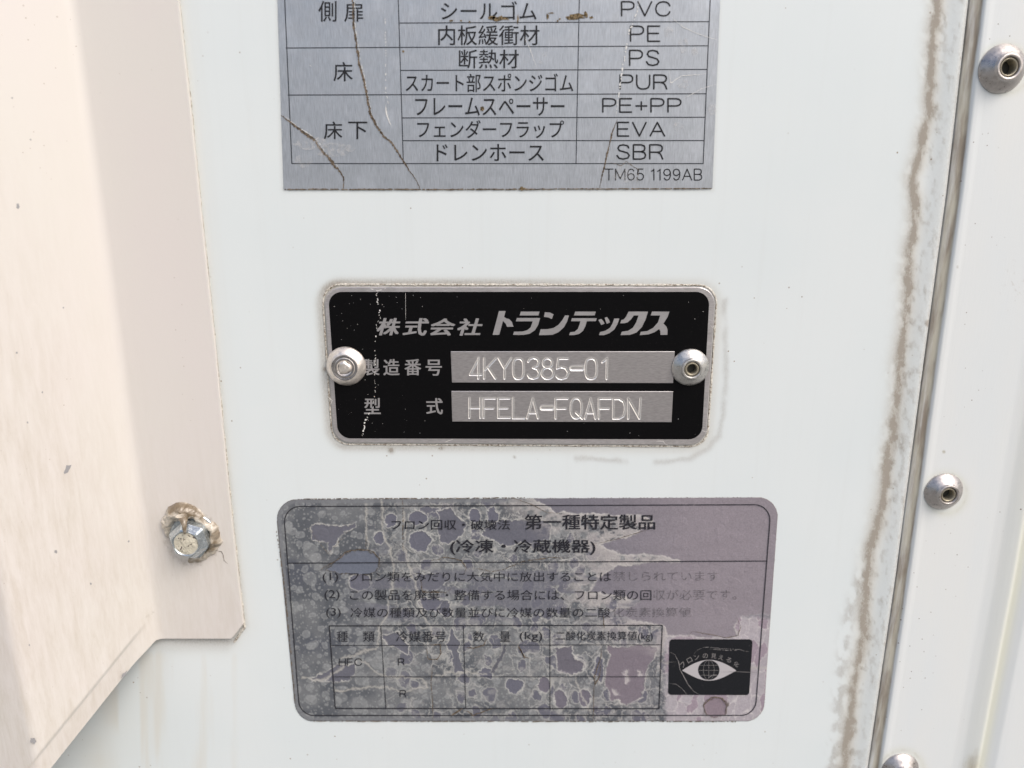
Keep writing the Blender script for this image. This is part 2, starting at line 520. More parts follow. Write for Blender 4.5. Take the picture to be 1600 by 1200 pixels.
STROKES = {   # single-line Latin letters on a box 0..w, 0..1 (up)
 'P': (.72, [[(0, 0), (0, 1), (.45, 1), (.62, .96), (.71, .85), (.72, .74), (.70, .60), (.60, .50), (.45, .46), (0, .46)]]),
 'V': (.80, [[(0, 1), (.40, 0), (.80, 1)]]),
 'C': (.82, [[(.82, .70), (.76, .86), (.62, .97), (.43, 1), (.22, .95), (.06, .77), (0, .5), (.06, .23), (.22, .05), (.43, 0), (.62, .03), (.76, .14), (.82, .30)]]),
 'E': (.66, [[(.66, 1), (0, 1), (0, 0), (.66, 0)], [(0, .52), (.60, .52)]]),
 'S': (.70, [[(.67, .78), (.60, .93), (.36, 1), (.13, .94), (.05, .76), (.13, .60), (.36, .52), (.60, .43), (.70, .26), (.62, .08), (.36, 0), (.11, .06), (0, .25)]]),
 'U': (.74, [[(0, 1), (0, .34), (.07, .12), (.22, .02), (.37, 0), (.52, .02), (.67, .12), (.74, .34), (.74, 1)]]),
 'R': (.74, [[(0, 0), (0, 1), (.46, 1), (.63, .96), (.71, .86), (.72, .74), (.69, .60), (.60, .51), (.46, .48), (0, .48)], [(.42, .48), (.60, .38), (.68, .2), (.74, 0)]]),
 'A': (.86, [[(0, 0), (.43, 1), (.86, 0)], [(.15, .34), (.71, .34)]]),
 'B': (.70, [[(0, .52), (.45, .52), (.62, .60), (.66, .76), (.62, .92), (.45, 1), (0, 1), (0, 0), (.45, 0), (.64, .08), (.70, .26), (.64, .44), (.45, .52)]]),
 'T': (.76, [[(0, 1), (.76, 1)], [(.38, 1), (.38, 0)]]),
 'M': (.88, [[(0, 0), (0, 1), (.44, .12), (.88, 1), (.88, 0)]]),
 'H': (.74, [[(0, 0), (0, 1)], [(.74, 0), (.74, 1)], [(0, .52), (.74, .52)]]),
 'F': (.64, [[(.64, 1), (0, 1), (0, 0)], [(0, .50), (.56, .50)]]),
 '+': (.62, [[(0, .46), (.62, .46)], [(.31, .15), (.31, .77)]]),
 '1': (.34, [[(0, .80), (.17, .88), (.24, 1), (.24, 0)]]),
 '5': (.62, [[(.57, 1), (.12, 1), (.05, .52), (.26, .62), (.46, .58), (.60, .44), (.61, .24), (.50, .06), (.30, 0), (.10, .05), (0, .22)]]),
 '6': (.64, [[(.58, .82), (.48, .97), (.32, 1), (.12, .90), (.02, .62), (.02, .30), (.12, .08), (.32, 0), (.54, .08), (.64, .30), (.55, .52), (.34, .60), (.14, .52), (.03, .36)]]),
 '9': (.64, [[(.06, .18), (.16, .03), (.32, 0), (.52, .10), (.62, .38), (.62, .70), (.52, .92), (.32, 1), (.10, .92), (0, .70), (.09, .48), (.30, .40), (.50, .48), (.61, .64)]]),
 ' ': (.25, []),
}
def stroke_lettering(items, y, wd, tall=0.86):
    """single-stroke round Latin lettering, filling boxes given in photo units"""
    vs, fs = [], []
    for t, x0, y0, x1, y1 in items:
        sp_ = 0.24
        tot = sum(STROKES[c][0] for c in t) + sp_ * (len(t) - 1)
        sx, x = (x1 - x0 - wd) / tot, x0 + wd / 2
        top_, hh = y0 + wd / 2, y1 - y0 - wd
        for c in t:
            w_, st_ = STROKES[c]
            for pl in st_:
                p_ = [(x + a * sx, top_ + (1 - b) * hh) for a, b in pl]
                n_ = len(p_)
                for i_ in range(n_ - 1):
                    (ax, ay), (bx, by) = p_[i_], p_[i_ + 1]
                    L = math.hypot(bx - ax, by - ay) or 1e-6
                    ux, uy = (bx - ax) / L, (by - ay) / L
                    e0, e1 = 0.0, 0.0
                    nx, ny = -uy * wd / 2, ux * wd / 2
                    k = len(vs)
                    yy = y - 0.0012 * (len(fs) % 5)
                    q = [(ax + nx, ay + ny), (ax + ux * 0 - ux * wd * .35 + nx * .6, ay - uy * wd * .35 + ny * .6), (ax - ux * wd * .35 - nx * .6, ay - uy * wd * .35 - ny * .6), (ax - nx, ay - ny),
                         (bx - nx, by - ny), (bx + ux * wd * .35 - nx * .6, by + uy * wd * .35 - ny * .6), (bx + ux * wd * .35 + nx * .6, by + uy * wd * .35 + ny * .6), (bx + nx, by + ny)]
                    vs += [P(a, b, yy) for a, b in q]; fs.append(tuple(range(k, k + 8)))
            x += (w_ + sp_) * sx
    me = mesh(vs, fs)
    if sum(p.normal.y for p in me.polygons) > 0: me.flip_normals()
    return me

def lettering(items, y, bold=0.0, shear=0.0):
    """items: (text, x0, y0, x1, y1) the box each text fills in the photograph; one mesh.
    bold thickens every stroke by that many photo units"""
    V, Fc = [], []
    sh = [(0, 0)] if bold <= 0 else [(-bold / 2, -bold / 4), (bold / 2, -bold / 4), (-bold / 2, bold / 4), (bold / 2, bold / 4), (0, 0)]
    for it in items:
        t, x0, y0, x1, y1 = it[:5]
        co, fs = glyphs(t)
        co = co.copy()
        co[:, 0] += shear * co[:, 1]
        lo, hi = co.min(0), co.max(0)
        x0, x1, y0, y1 = x0 + bold / 2, x1 - bold / 2, y0 + bold / 4, y1 - bold / 4
        u = (co[:, 0] - lo[0]) / max(hi[0] - lo[0], 1e-6); v = 1 - (co[:, 1] - lo[1]) / max(hi[1] - lo[1], 1e-6)
        X, Y = x0 + u * (x1 - x0), y0 + v * (y1 - y0)
        if len(it) > 5:
            cx, cy, a_ = (x0 + x1) / 2, (y0 + y1) / 2, it[5]
            X, Y = cx + (X - cx) * math.cos(a_) - (Y - cy) * math.sin(a_), cy + (X - cx) * math.sin(a_) + (Y - cy) * math.cos(a_)
        for k, (ox, oy) in enumerate(sh):
            base = len(V)
            V += [P(a_ + ox, b_ + oy, y - 0.0012 * k) for a_, b_ in zip(X, Y)]
            Fc += [tuple(base + i for i in reversed(f)) for f in fs]
    me = mesh(V, Fc)
    nrm = sum((p.normal.y for p in me.polygons), 0)
    if nrm > 0: me.flip_normals()
    return me

def lathe(profile, seg=48, wob=0.0, seed=0):
    """profile (radius, height) from the outside in; axis towards -Y; centred on the origin"""
    rnd = random.Random(seed)
    vs, fs = [], []
    n = len(profile)
    for i, (r_, h) in enumerate(profile):
        for k in range(seg):
            t = 2 * math.pi * k / seg
            q = r_ * (1 + wob * math.sin(3 * t + seed) + wob * 0.6 * math.sin(7 * t + 2 * seed))
            vs.append((q * math.cos(t), -h, q * math.sin(t)))
    for i in range(n - 1):
        for k in range(seg):
            j = (k + 1) % seg
            fs.append((i * seg + k, i * seg + j, (i + 1) * seg + j, (i + 1) * seg + k))
    fs.append(tuple((n - 1) * seg + k for k in range(seg)))
    me = mesh(vs, fs, True)
    bm = bmesh.new(); bm.from_mesh(me); bmesh.ops.recalc_face_normals(bm, faces=bm.faces); bm.to_mesh(me); bm.free()
    return me

# ================================================================= SETTING: the painted body panel
LINE = [(1511, -60), (1509, 0), (1475, 300), (1435, 600), (1396, 900), (1352.5, 1200), (1336, 1300)]
_l = np.array([P(a, b, 1.0) for a, b in LINE])
_zs, _xs = _l[::-1, 2], _l[::-1, 0]
ZT, ZB = P(800, -420)[2], P(800, 1560)[2]
def line_x(z): 
    return np.interp(z, _zs, _xs)

STREAK = [(1472, -60), (1467, 0), (1460, 50), (1456, 82), (1455, 125), (1454, 175), (1445, 212), (1439, 245), (1427, 275), (1430, 312), (1429, 350),
          (1422, 387), (1419, 450), (1417, 487), (1412, 525), (1407, 562), (1405, 612), (1400, 650), (1394, 682), (1387, 720), (1381, 775),
          (1374, 817), (1362, 855), (1358, 895), (1354, 932), (1350, 975), (1347, 1012), (1341, 1040), (1336, 1075), (1331, 1117),
          (1326, 1150), (1320, 1187), (1312, 1260)]
PLATE = [(505, 448.5), (1119, 448.5), (1102.5, 696), (522, 691)]
FL_EDGE = [(272, -60), (278, 0), (298, 180), (313, 330), (333, 520), (358, 780), (380, 975)]

fine_x0 = P(100, 600)[0]
xs = np.concatenate([np.linspace(P(-700, 600)[0], fine_x0, 20)[:-1], np.arange(fine_x0, 112, 0.42)])
zs = np.concatenate([np.linspace(ZT, P(800, -20)[2], 14)[:-1], np.arange(P(800, -20)[2], P(800, 1215)[2], -0.42), np.linspace(P(800, 1215)[2], ZB, 14)])
# columns follow the panel's right-hand edge
u = (xs - xs[0]) / (xs[-1] - xs[0])
Zg, Ug = np.meshgrid(zs, u, indexing='ij')
XL = line_x(Zg)
Xg = np.where(True, xs[0] + Ug * (XL - xs[0]), 0)
dl = XL - Xg                       # distance to the edge
Rr = 5.5
Yg = np.where(dl < Rr, Rr * 0.42 - 0.42 * np.sqrt(np.clip(Rr ** 2 - (Rr - dl) ** 2, 0, None)), 0.0)
Yg = np.where(dl < 1.2, 0.5 * (1 - np.clip(dl, 0, 1.2) / 1.2) ** 2, 0.0) - 0.55 * sstep(6.0, 1.0, dl)  # raised lip, shaped so the strip beside the joint shades grey
PX, PY = to_px(Xg, Yg, Zg)
wx = PX + 8 * (fbm(PX / 22, PY / 22, 3) - 0.5); wy = PY + 8 * (fbm(PX / 22, PY / 22, 9) - 0.5)
ds = seg_dist(wx, wy, STREAK)
side = PX - np.interp(PY, [p[1] for p in STREAK], [p[0] for p in STREAK])
lump = fbm(PX / 9, PY / 14, 31)
brokn = 0.55 + 0.45 * sstep(0.32, 0.55, fbm(PX / 10, PY / 26, 49))
dirt = 0.92 * brokn * np.exp(-(ds / (6.4 + 5 * (fbm(PX / 60, PY / 60, 5) - 0.4))) ** 2)
dirt += 0.42 * np.exp(-(ds / 16) ** 2) * (side < 0) * sstep(0.35, 0.65, lump + 0.1)
dirt += 0.50 * sstep(0.5, 0.72, fbm(PX / 7, PY / 12, 41)) * (side > 0) * np.exp(-(side / 24) ** 2)
halo = 0.42 * np.exp(-(ds / 15) ** 2)
# second branch low down, left of the streak
dirt += 0.38 * np.exp(-(seg_dist(wx, wy, [(1345, 900), (1325, 960), (1318, 1020), (1312, 1090), (1303, 1150), (1295, 1250)]) / 9) ** 2) * sstep(0.4, 0.62, lump)
# grime line at the panel edge; the wider band paints its grey shade
dirt += 0.34 * np.exp(-(np.maximum(dl, 0) / 0.8) ** 2) + 0.20 * np.exp(-(np.maximum(dl, 0) / 4.0) ** 2)
dirt += 0.25 * sstep(0.62, 0.75, fbm(PX / 6, PY / 20, 77)) * sstep(8, 2, dl)
# round the nameplate
rp = rounded([np.array(p) for p in PLATE], 26, 6)
dp = seg_dist(PX, PY, [tuple(p) for p in rp], True)
ang = fbm(PX / 40, PY / 40, 15)
top = sstep(470, 440, PY)
dirt += np.exp(-((dp - 7) / 6.5) ** 2) * (0.50 * top * sstep(1130, 700, PX) + 0.34 * sstep(560, 500, PX) + 0.30 * sstep(690, 700, PY) * sstep(1000, 600, PX) + 0.12)
dirt += np.exp(-(dp / 3.5) ** 2) * 0.45
ring = [(1133, 470), (1134, 600), (1129, 650), (1122, 682), (1105, 702), (1075, 716), (1040, 722), (990, 722), (900, 716)]
dirt += 0.34 * np.exp(-(seg_dist(wx, wy, ring) / 4.5) ** 2) * sstep(0.30, 0.6, ang)
halo += 0.24 * np.exp(-(dp / 13) ** 2)
# beside and under the bracket: grime, drips and a painted contact shadow
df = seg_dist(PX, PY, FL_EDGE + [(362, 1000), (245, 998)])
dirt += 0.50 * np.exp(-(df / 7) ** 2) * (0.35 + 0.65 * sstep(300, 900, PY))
halo += 0.14 * np.exp(-(df / 22) ** 2)
drip = fbm(PX / 16, PY / 220, 61) * sstep(990, 1030, PY) * sstep(420, 340, PX)
halo += 0.32 * sstep(0.42, 0.75, drip) 
dirt += 0.20 * np.exp(-(seg_dist(PX, PY, [(352, 1010), (300, 1010), (250, 1012)]) / 10) ** 2)  # contact shadow below the flange, painted into the dirt map
# round the stickers
for q, k in (([(434, -20), (1124, -20), (1113, 296), (443, 296)], 0.20),):
    dirt += k * np.exp(-(seg_dist(PX, PY, q, True) / 4) ** 2)
for (a_, b_, r_, k_) in ((611, 704, 4, 1.1), (1407, 870, 3, 1.3), (1410, 569, 3, 1.5), (804, 714, 2, .8), (1450, 505, 4, 1.2), (507, 577, 3, .8), (690, 700, 3, .6)):
    dirt += k_ * np.exp(-((PX - a_) ** 2 + (PY - b_) ** 2) / r_ ** 2)
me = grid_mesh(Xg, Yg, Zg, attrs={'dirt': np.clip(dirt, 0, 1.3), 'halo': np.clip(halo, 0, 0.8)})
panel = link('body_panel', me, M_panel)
tag(panel, 'flat cool white painted body panel with brown grime streak behind the plates', 'panel', kind='structure')

# dark backing seen in the joint, and the trim strip beyond it
off = np.concatenate([np.linspace(0.22, 7, 56), np.linspace(7.4, 27, 44), np.linspace(27.3, 43, 40), np.linspace(44, 90, 12)])
zt = np.concatenate([np.linspace(ZT, P(800, -20)[2], 10)[:-1], np.arange(P(800, -20)[2], P(800, 1215)[2], -0.5), np.linspace(P(800, 1215)[2], ZB, 10)])
Zt, Ot = np.meshgrid(zt, off, indexing='ij')
# profile: dirty groove wall, light-catching ridge, flat, rise added for shade, valley, next sheet
po = [0.22, 0.5, 1.5, 2.9, 3.3, 3.55, 3.9, 4.9, 6.2, 26.0, 28.5, 31.0, 32.6, 33.2, 33.8, 35.6, 37.0, 38.5, 40.5, 60, 90]
pd = [1.8, 0.7, 0.40, 0.15, -0.05, -0.35, -0.64, -0.70, -0.60, -0.60, -0.85, -1.45, -1.75, -1.70, -1.25, -1.25, -1.55, -1.95, -2.0, -2.0, -2.0]
def smooth_profile(o):
    acc = 0
    for k in (-0.3, -0.15, 0, 0.15, 0.3):
        acc = acc + np.interp(o + k, po, pd)
    return acc / 5
Yt = smooth_profile(Ot)
Xt = line_x(Zt) + Ot
TX, TY = to_px(Xt, Yt, Zt)
wob = 0.8 * (fbm(Zt / 12, Ot * 0 + 1, 3) - 0.5)
band = sstep(3.6, 3.0, Ot + wob * 0.35)
dt = (0.78 + 0.55 * (fbm(TY / 70, Ot / 1.2, 5) - 0.4)) * band
dt += 0.45 * np.exp(-((Ot - 3.0 + wob * 0.6) / 0.7) ** 2)
dt += 0.9 * sstep(1165, 1210, TY + 20 * fbm(TX / 9, TY / 9, 3)) * np.exp(-((Ot - 31.5) / 3.0) ** 2)
rv = [(1571, 107, 38), (1478, 771, 31), (1410, 1206, 33)]
for a_, b_, r_ in rv:
    rr = np.hypot(TX - a_, TY - b_)
    dt += 0.42 * np.exp(-((rr - r_ - 1) / 3.5) ** 2) * (0.3 + fbm(TX / 5, TY / 5, 8))
dt += 0.5 * sstep(0.60, 0.70, fbm(TX / 3.2, TY / 3.2, 81)) * np.exp(-(((TX - 1590) / 30) ** 2 + ((TY - 440) / 70) ** 2))
dt += 1.2 * np.exp(-((TX - 1475) ** 2 + (TY - 706) ** 2) / 9) + 0.9 * np.exp(-((TX - 1496) ** 2 + (TY - 417) ** 2) / 5)
hl = 0.5 * np.exp(-((Ot - 34.6) / 1.7) ** 2) + 0.14 * np.exp(-((Ot - 31) / 3) ** 2)
for a_, b_, r_ in rv:
    hl += 0.25 * np.exp(-((np.hypot(TX - a_, TY - b_) - r_) / 7) ** 2)
me = grid_mesh(Xt, Yt, Zt, attrs={'dirt': np.clip(dt, 0, 1.3), 'halo': np.clip(hl, 0, 0.7)})
trim = link('edge_trim', me, M_trim)
tag(trim, 'white pressed metal trim strip with dirty edge, holding three hollow rivets', 'trim')
# black joint filler under the panel edge
X0 = line_x(Zt[:, :2])
jf = grid_mesh(np.stack([X0[:, 0] - 2.2, X0[:, 0] + 2.5], 1), np.full((len(zt), 2), 2.9), Zt[:, :2])
tag(link('joint_gasket', jf, Mat('joint_rubber', (0.03, 0.03, 0.028), 0.8)), 'thin black rubber gasket deep in the joint beside the trim strip', 'gasket')

# ================================================================= folded bracket on the left
TH = 1.3
z_list = np.linspace(0, 1, 90)
X1 = np.mean([P(a_, b_, -TH)[0] for a_, b_ in ((118, 0), (165, 400), (215, 800), (241, 960))])
H2 = 31.0
X2 = np.mean([P(a_, b_, -H2)[0] for a_, b_ in ((2, 880), (42, 1090), (60, 1200))])
_fe = np.array([P(a_, b_, -TH) for a_, b_ in FL_EDGE])
def fl_x(z): return np.interp(z, _fe[::-1, 2], _fe[::-1, 0])
p1, p2 = np.array([X1, -TH]), np.array([X2, -H2])
dirv = (p2 - p1) / np.linalg.norm(p2 - p1)
sl_n = np.array([-dirv[1], dirv[0]]); sl_n3 = np.array([sl_n[0], sl_n[1], 0.0])
if sl_n3[1] > 0: sl_n3 = -sl_n3
P0s = np.array([X1, -TH, 0.0])
zf = P(245, 998, -TH)[2]                                   # bottom of the flange
zc = P(380, 975, -TH)[2]
dA = on_plane(245, 998, P0s, sl_n3); dB = on_plane(85, 1200, P0s, sl_n3)
slope = (dB[2] - dA[2]) / (dB[0] - dA[0])
prof = []                                                  # (x or None for the flange share, y, share)
for k in range(13): prof.append(('f', 1 - k / 12, -TH))
rad = 2.0
def arc(a_, c, b_, n=7):                                   # rounded bend through corner c
    a_, c, b_ = map(np.array, (a_, c, b_))
    u_ = (a_ - c) / np.linalg.norm(a_ - c); v_ = (b_ - c) / np.linalg.norm(b_ - c)
    s_, e_ = c + u_ * rad, c + v_ * rad
    return [tuple((1 - t) ** 2 * s_ + 2 * t * (1 - t) * c + t * t * e_) for t in np.linspace(0, 1, n)]
bend1 = arc((X1 + 20, -TH), p1, p2)
bend2 = arc(p1, p2, (X2 - 20, -H2 + 0.5))
XF0 = bend1[0][0]
cols_ = [('f', s_, -TH) for s_ in np.concatenate([[1.0, 0.985, 0.95], np.linspace(0.9, 0.12, 22)])]
cols_ += [('x', a_, b_) for a_, b_ in bend1]
sx0, sx1 = bend1[-1], bend2[0]
cols_ += [('x', sx0[0] + (sx1[0] - sx0[0]) * t, sx0[1] + (sx1[1] - sx0[1]) * t) for t in np.linspace(0, 1, 44)[1:-1]]
cols_ += [('x', a_, b_) for a_, b_ in bend2]
cols_ += [('x', bend2[-1][0] - q, bend2[-1][1] + 0.02 * q) for q in (6, 14, 26, 45, 70)]
nrow = 260
Xb = np.zeros((nrow, len(cols_))); Yb = Xb.copy(); Zb = Xb.copy()
for j, (k_, a_, b_) in enumerate(cols_):
    if k_ == 'f':
        full = fl_x(zc) - XF0
        xr = XF0 + a_ * full
        zb = zf if xr < P(362, 1000, -TH)[0] else zf + (xr - P(362, 1000, -TH)[0]) / (fl_x(zc) - P(362, 1000, -TH)[0]) * (zc - zf)
    else:
        zb = zf + min(0.0, (a_ - (X1 - 0.5)) * slope) if slope > 0 else zf
    z_ = zb + (ZT - zb) * (np.linspace(0, 1, nrow) ** 1.3)[::-1]
    Zb[:, j] = z_
    if k_ == 'f': Xb[:, j] = XF0 + a_ * (fl_x(z_) - XF0); Yb[:, j] = b_
    else: Xb[:, j] = a_; Yb[:, j] = b_
# hem folded back along the diagonal edge
hem = np.zeros_like(Xb)
for j, (k_, a_, b_) in enumerate(cols_):
    if k_ == 'x' and a_ < X1 - 0.5:
        dd = (Zb[:, j] - Zb[-1, j]) * 0.7
        hem[:, j] = sstep(6.2, 5.0, dd) * 1.0 * sstep(X1 - 0.5, X1 - 5, np.full(nrow, a_)) + np.clip((5.6 - dd) / 5.6, 0, 1) * 1.4 * sstep(X1 - 0.5, X1 - 5, np.full(nrow, a_))
Xb -= hem * sl_n3[0] * 0.45; Yb -= hem * sl_n3[1] * 0.45
Yb += 0.25 * (fbm(Xb / 30, Zb / 60, 4) - 0.5) * sstep(X1 + 4, X1 - 6, Xb)
BX, BY = to_px(Xb, Yb, Zb)
hb = sstep(190, -60, BX + 90 * (fbm(BX / 70, BY / 120, 12) - 0.5) - 0.10 * BY) * sstep(150, 900, BY + 200 * fbm(BX / 90, BY / 90, 2)) * 0.9
hb += 0.5 * np.exp(-((np.hypot(BX - 298, BY - 838)) / 75) ** 2) + 0.75 * sstep(500, 1150, BY)  # grime round the bolt; tint growing downwards paints in shade over some grime
hb += 0.45 * np.exp(-(seg_dist(BX, BY, [(232, 962), (160, 1050), (80, 1150)]) / 7) ** 2)
db = 0.55 * np.exp(-((np.hypot(BX - 300, BY - 842) - 38) / 10) ** 2) * (0.4 + fbm(BX / 12, BY / 12, 6))
db += 0.42 * np.exp(-(seg_dist(BX, BY, [(243, 955), (226, 965)]) / 4) ** 2)
db += 0.30 * sstep(0.62, 0.78, fbm(BX / 5, BY / 5, 66)) * np.exp(-(np.hypot((BX - 262) / 50, (BY - 735) / 40)) ** 2)
me = grid_mesh(Xb[::-1, ::-1][::-1], Yb[::-1, ::-1][::-1], Zb[::-1, ::-1][::-1], attrs={
    'dirt': np.clip(db, 0, 1.2)[::-1, ::-1][::-1], 'halo': np.clip(hb, 0, 1)[::-1, ::-1][::-1]})
br = thing('folded_bracket', (X1, 0, 0), 'warm white folded sheet metal bracket with diagonal lower edge, bolted to the panel', 'bracket')
sheet = link('folded_sheet', me, M_brk, br)
so = sheet.modifiers.new('thickness', 'SOLIDIFY'); so.thickness = TH * MM * 0.9; so.offset = -1
bv = sheet.modifiers.new('edge', 'BEVEL'); bv.width = 0.25 * MM; bv.segments = 2; bv.limit_method = 'ANGLE'; bv.angle_limit = R(60)

# grimy caulk bead in the angle between bracket edge and panel
def bead(path, wd, hgt, name, mat, parent, seed=3, y0=0.0, closed=False):
    pts = []
    for (a_, b_), (c_, d_) in zip(path[:-1], path[1:]):
        L = np.hypot(c_ - a_, d_ - b_); n_ = max(1, int(L / 1.6))
        for k in range(n_): pts.append((a_ + (c_ - a_) * k / n_, b_ + (d_ - b_) * k / n_))
    pts.append(path[-1])
    pts = np.array(pts); T = np.gradient(pts, axis=0); T /= np.linalg.norm(T, axis=1)[:, None] + 1e-9
    N = np.stack([-T[:, 1], T[:, 0]], 1)
    m = 9; rows = []
    s_ = np.arange(len(pts)) * 1.6
    for k in range(m):
        v = -1 + 2 * k / (m - 1)
        wv = wd * (0.75 + 0.7 * (vnoise(s_ / 9, s_ * 0 + 3.1, seed) - 0.3))
        o_ = v * wv / 2
        h_ = hgt * max(0, 1 - v * v) ** 0.6 * (0.35 + 1.0 * fbm(s_ / 4.5, np.full(len(s_), v * 1.7), seed + 5)) - 0.12 * (abs(v) == 1)
        q = pts + N * o_[:, None]
        rows.append([P(a_, b_, y0) + np.array([0, -hh, 0]) for (a_, b_), hh in zip(q, h_)])
    A = np.array(rows)
    me_ = grid_mesh(A[:, :, 0], A[:, :, 1], A[:, :, 2])
    o = link(name, me_, mat, parent)
    bm = bmesh.new(); bm.from_mesh(me_)
    if sum(f.normal.y for f in bm.faces) > 0: bmesh.ops.reverse_faces(bm, faces=bm.faces)
    bm.to_mesh(me_); bm.free()
    return o
bead([(a_ + 1.5, b_) for a_, b_ in FL_EDGE] + [(382, 980), (366, 1003)], 4.5, 0.55, 'edge_sealant', M_caulk, br, 8)

# paint chips on the bracket
def chip(px, py, rx, ry, p0, n, seed, mat, parent, rot=0.0, name='paint_chip'):
    vs = [on_plane(a_, b_, p0 + n * 0.06, n) for a_, b_ in blob_poly(px, py, rx, ry, seed, 12, 0.35, rot)]
    me_ = mesh(vs, [tuple(range(len(vs)))])
    if me_.polygons[0].normal.y > 0: me_.flip_normals()
    return link(name, me_, mat, parent)
nn = sl_n3 / np.linalg.norm(sl_n3)
chip(52, 1157, 6, 4.5, P0s, nn, 7, M_chip, br, 0.3)
chip(194, 1054, 2.2, 7, P0s, nn, 9, M_chip, br, 0.75)
M_chip2 = Mat('primer_chip', (0.33, 0.30, 0.32), 0.6)
chip(105, 733, 4, 8, P0s, nn, 3, M_chip, br, 0.5)
chip(28, 322, 2.5, 3.5, P0s, nn, 5, M_chip, br)
for k, (a_, b_, r_) in enumerate([(19, 153, 1.2), (48, 218, 1.3), (99, 481, 1.2), (26, 551, 1.5), (66, 613, 1.2), (43, 660, 1.3), (201, 846, 1.4), (87, 862, 2.2), (46, 1008, 1.4), (142, 912, 1.5)]):
    chip(a_, b_, r_, r_ * 1.2, P0s, nn, 20 + k, M_chip, br)

# ================================================================= top material label
def rpolys(plist): return [p for pl in plist for p in pl]
Y_FILM = -0.16
lab = thing('materials_label', P(775, 150), 'silver foil materials table label, cracked, topmost of the three plates', 'label')
oq = qpx([(431, -90), (1129, -90), (1113, 295), (443.5, 297)], 0)
link('foil_sheet', slab(rounded(oq, 0.35, 3), 0.02, Y_FILM, 0.05), M_foil, lab)
yl = Y_FILM - 0.03
lines = [(441, -88, 456, 255.8, 1.5), (619.5, -88, 630.3, 255.8, 1.4), (907, -88, 900, 255.8, 1.4), (1113.5, -88, 1098.7, 255.8, 1.5)]
for (a_, b_, c_, d_) in ((623, 36, 1108, 33.8), (446.5, 75, 1106.5, 71.5), (626, 110, 1105, 108.5), (449.5, 148.5, 1103.4, 146.5), (628, 184.2, 1102, 183.2), (629, 219.8, 1100.5, 219.6), (455.5, 255.6, 1099.3, 255.6)):
    lines.append((a_, b_, c_, d_, 1.5))
link('table_grid', lines_mesh(lines, yl), M_line, lab)
def put(name, items, y, mat, parent, **k): return link(name, lettering(items, y, **k), mat, parent)
yt = yl - 0.03
for nm, it in (('heading_lettering', [("側", 497.4, 1.4, 525.8, 33.8), ("扉", 537.9, 3, 567.6, 34), ("床", 521, 97, 551, 127), ("床", 506, 190, 535, 217.5), ("下", 544, 190, 574, 217.5)]),
               ('row_lettering', [("シールゴム", 689, 2, 838.5, 30.6), ("内板緩衝材", 684.6, 39.6, 843, 70.6), ("断熱材", 717, 77.4, 810.6, 107), ("スカート部スポンジゴム", 633.8, 114.8, 895.7, 144),
                                  ("フレームスペーサー", 648.6, 152, 882, 181), ("フェンダーフラップ", 651.8, 187.7, 881.3, 216), ("ドレンホース", 682, 225, 849.8, 252)]),
               ('material_code_lettering', [("PVC", 970, 1.4, 1047.8, 26), ("PE", 984, 39.6, 1032, 65.7), ("PS", 982.6, 77.4, 1030.7, 103.5), ("PUR", 967.7, 116, 1043, 140.4), ("PE+PP", 940.7, 153, 1065, 176.4),
                                            ("EVA", 963.7, 190, 1039.7, 213.8), ("SBR", 963, 225, 1036.6, 249.8)]),
               ('part_number_lettering', [("TM65 1199AB", 944.3, 263.3, 1097.4, 282.2)])):
    if nm in ('material_code_lettering', 'part_number_lettering'): link(nm, stroke_lettering(it, yt, 2.5 if nm[0] == 'm' else 1.7), M_ink, lab)
    else: put(nm, it, yt, M_ink, lab, bold=0.35)
def z1(pts): return [(420 + a_ / 2.2222, b_ / 2.2222) for a_, b_ in pts]
cr = ([ribbon_pts(z1([(290, -60), (292, 0), (293, 80), (303, 150), (315, 220), (330, 280), (345, 360), (352, 395), (375, 440), (400, 475), (430, 500), (465, 555), (495, 600), (515, 630), (525, 655)]), 3.4, 0, 0.7, seed=2),
             ribbon_pts(z1([(42, 400), (75, 425), (120, 458), (165, 490), (190, 530), (220, 565), (245, 590), (258, 620), (260, 655)]), 4.2, 0, 0.9, seed=4),
             ribbon_pts(z1([(1210, 415), (1195, 450), (1185, 490), (1170, 560), (1155, 620), (1150, 652)]), 2.4, 0, 0.4, seed=6),
             ribbon_pts([(445, 295.8), (700, 296), (1112, 294.5)], 2.0, 0, 0.25, seed=7, gap=0.05, taper=False),
             ribbon_pts(z1([(1185, 565), (1225, 575), (1240, 560), (1285, 590), (1280, 630)]), 0.9, 0, 0.5, seed=9)])
for q_ in cr: link('dirty_crack', quads_mesh(q_, yt - 0.03), M_crack, lab)
sp_ = []
for k, (a_, b_, rx, ry) in enumerate([(800, 64, 30, 8), (775, 62, 14, 6), (865, 65, 3, 18), (1065, 58, 36, 10), (1100, 52, 8, 10), (968, 58, 5, 12), (980, 45, 10, 2), (632, 72, 9, 3), (668, 72, 4, 3), (697, 76, 4, 3), (1010, 66, 4, 3), (742, 378, 7, 8), (467, 178, 4, 4), (1120, 60, 6, 4), (880, 655, 9, 6), (1003, 72, 3, 3)]):
    sp_.append(z1(blob_poly(a_, b_, rx, ry, 40 + k, 14, 0.4)))
for q_, wd_, sd_ in (([(290, -60), (292, 0), (293, 80), (303, 150), (315, 220), (330, 280), (345, 360), (352, 395), (375, 440)], 0.8, 102), ([(42, 400), (75, 425), (120, 458), (165, 490), (190, 530), (220, 565), (245, 590)], 1.1, 104)):
    link('lifted_edge', quads_mesh(ribbon_pts([(a_ + 2.3, b_ - 0.8) for a_, b_ in z1(q_)], wd_, 0, 0.5, seed=sd_, gap=0.35), yt - 0.02), M_pale, lab)
link('rust_spot', flat_polys(sp_, yt - 0.05), M_rust, lab)
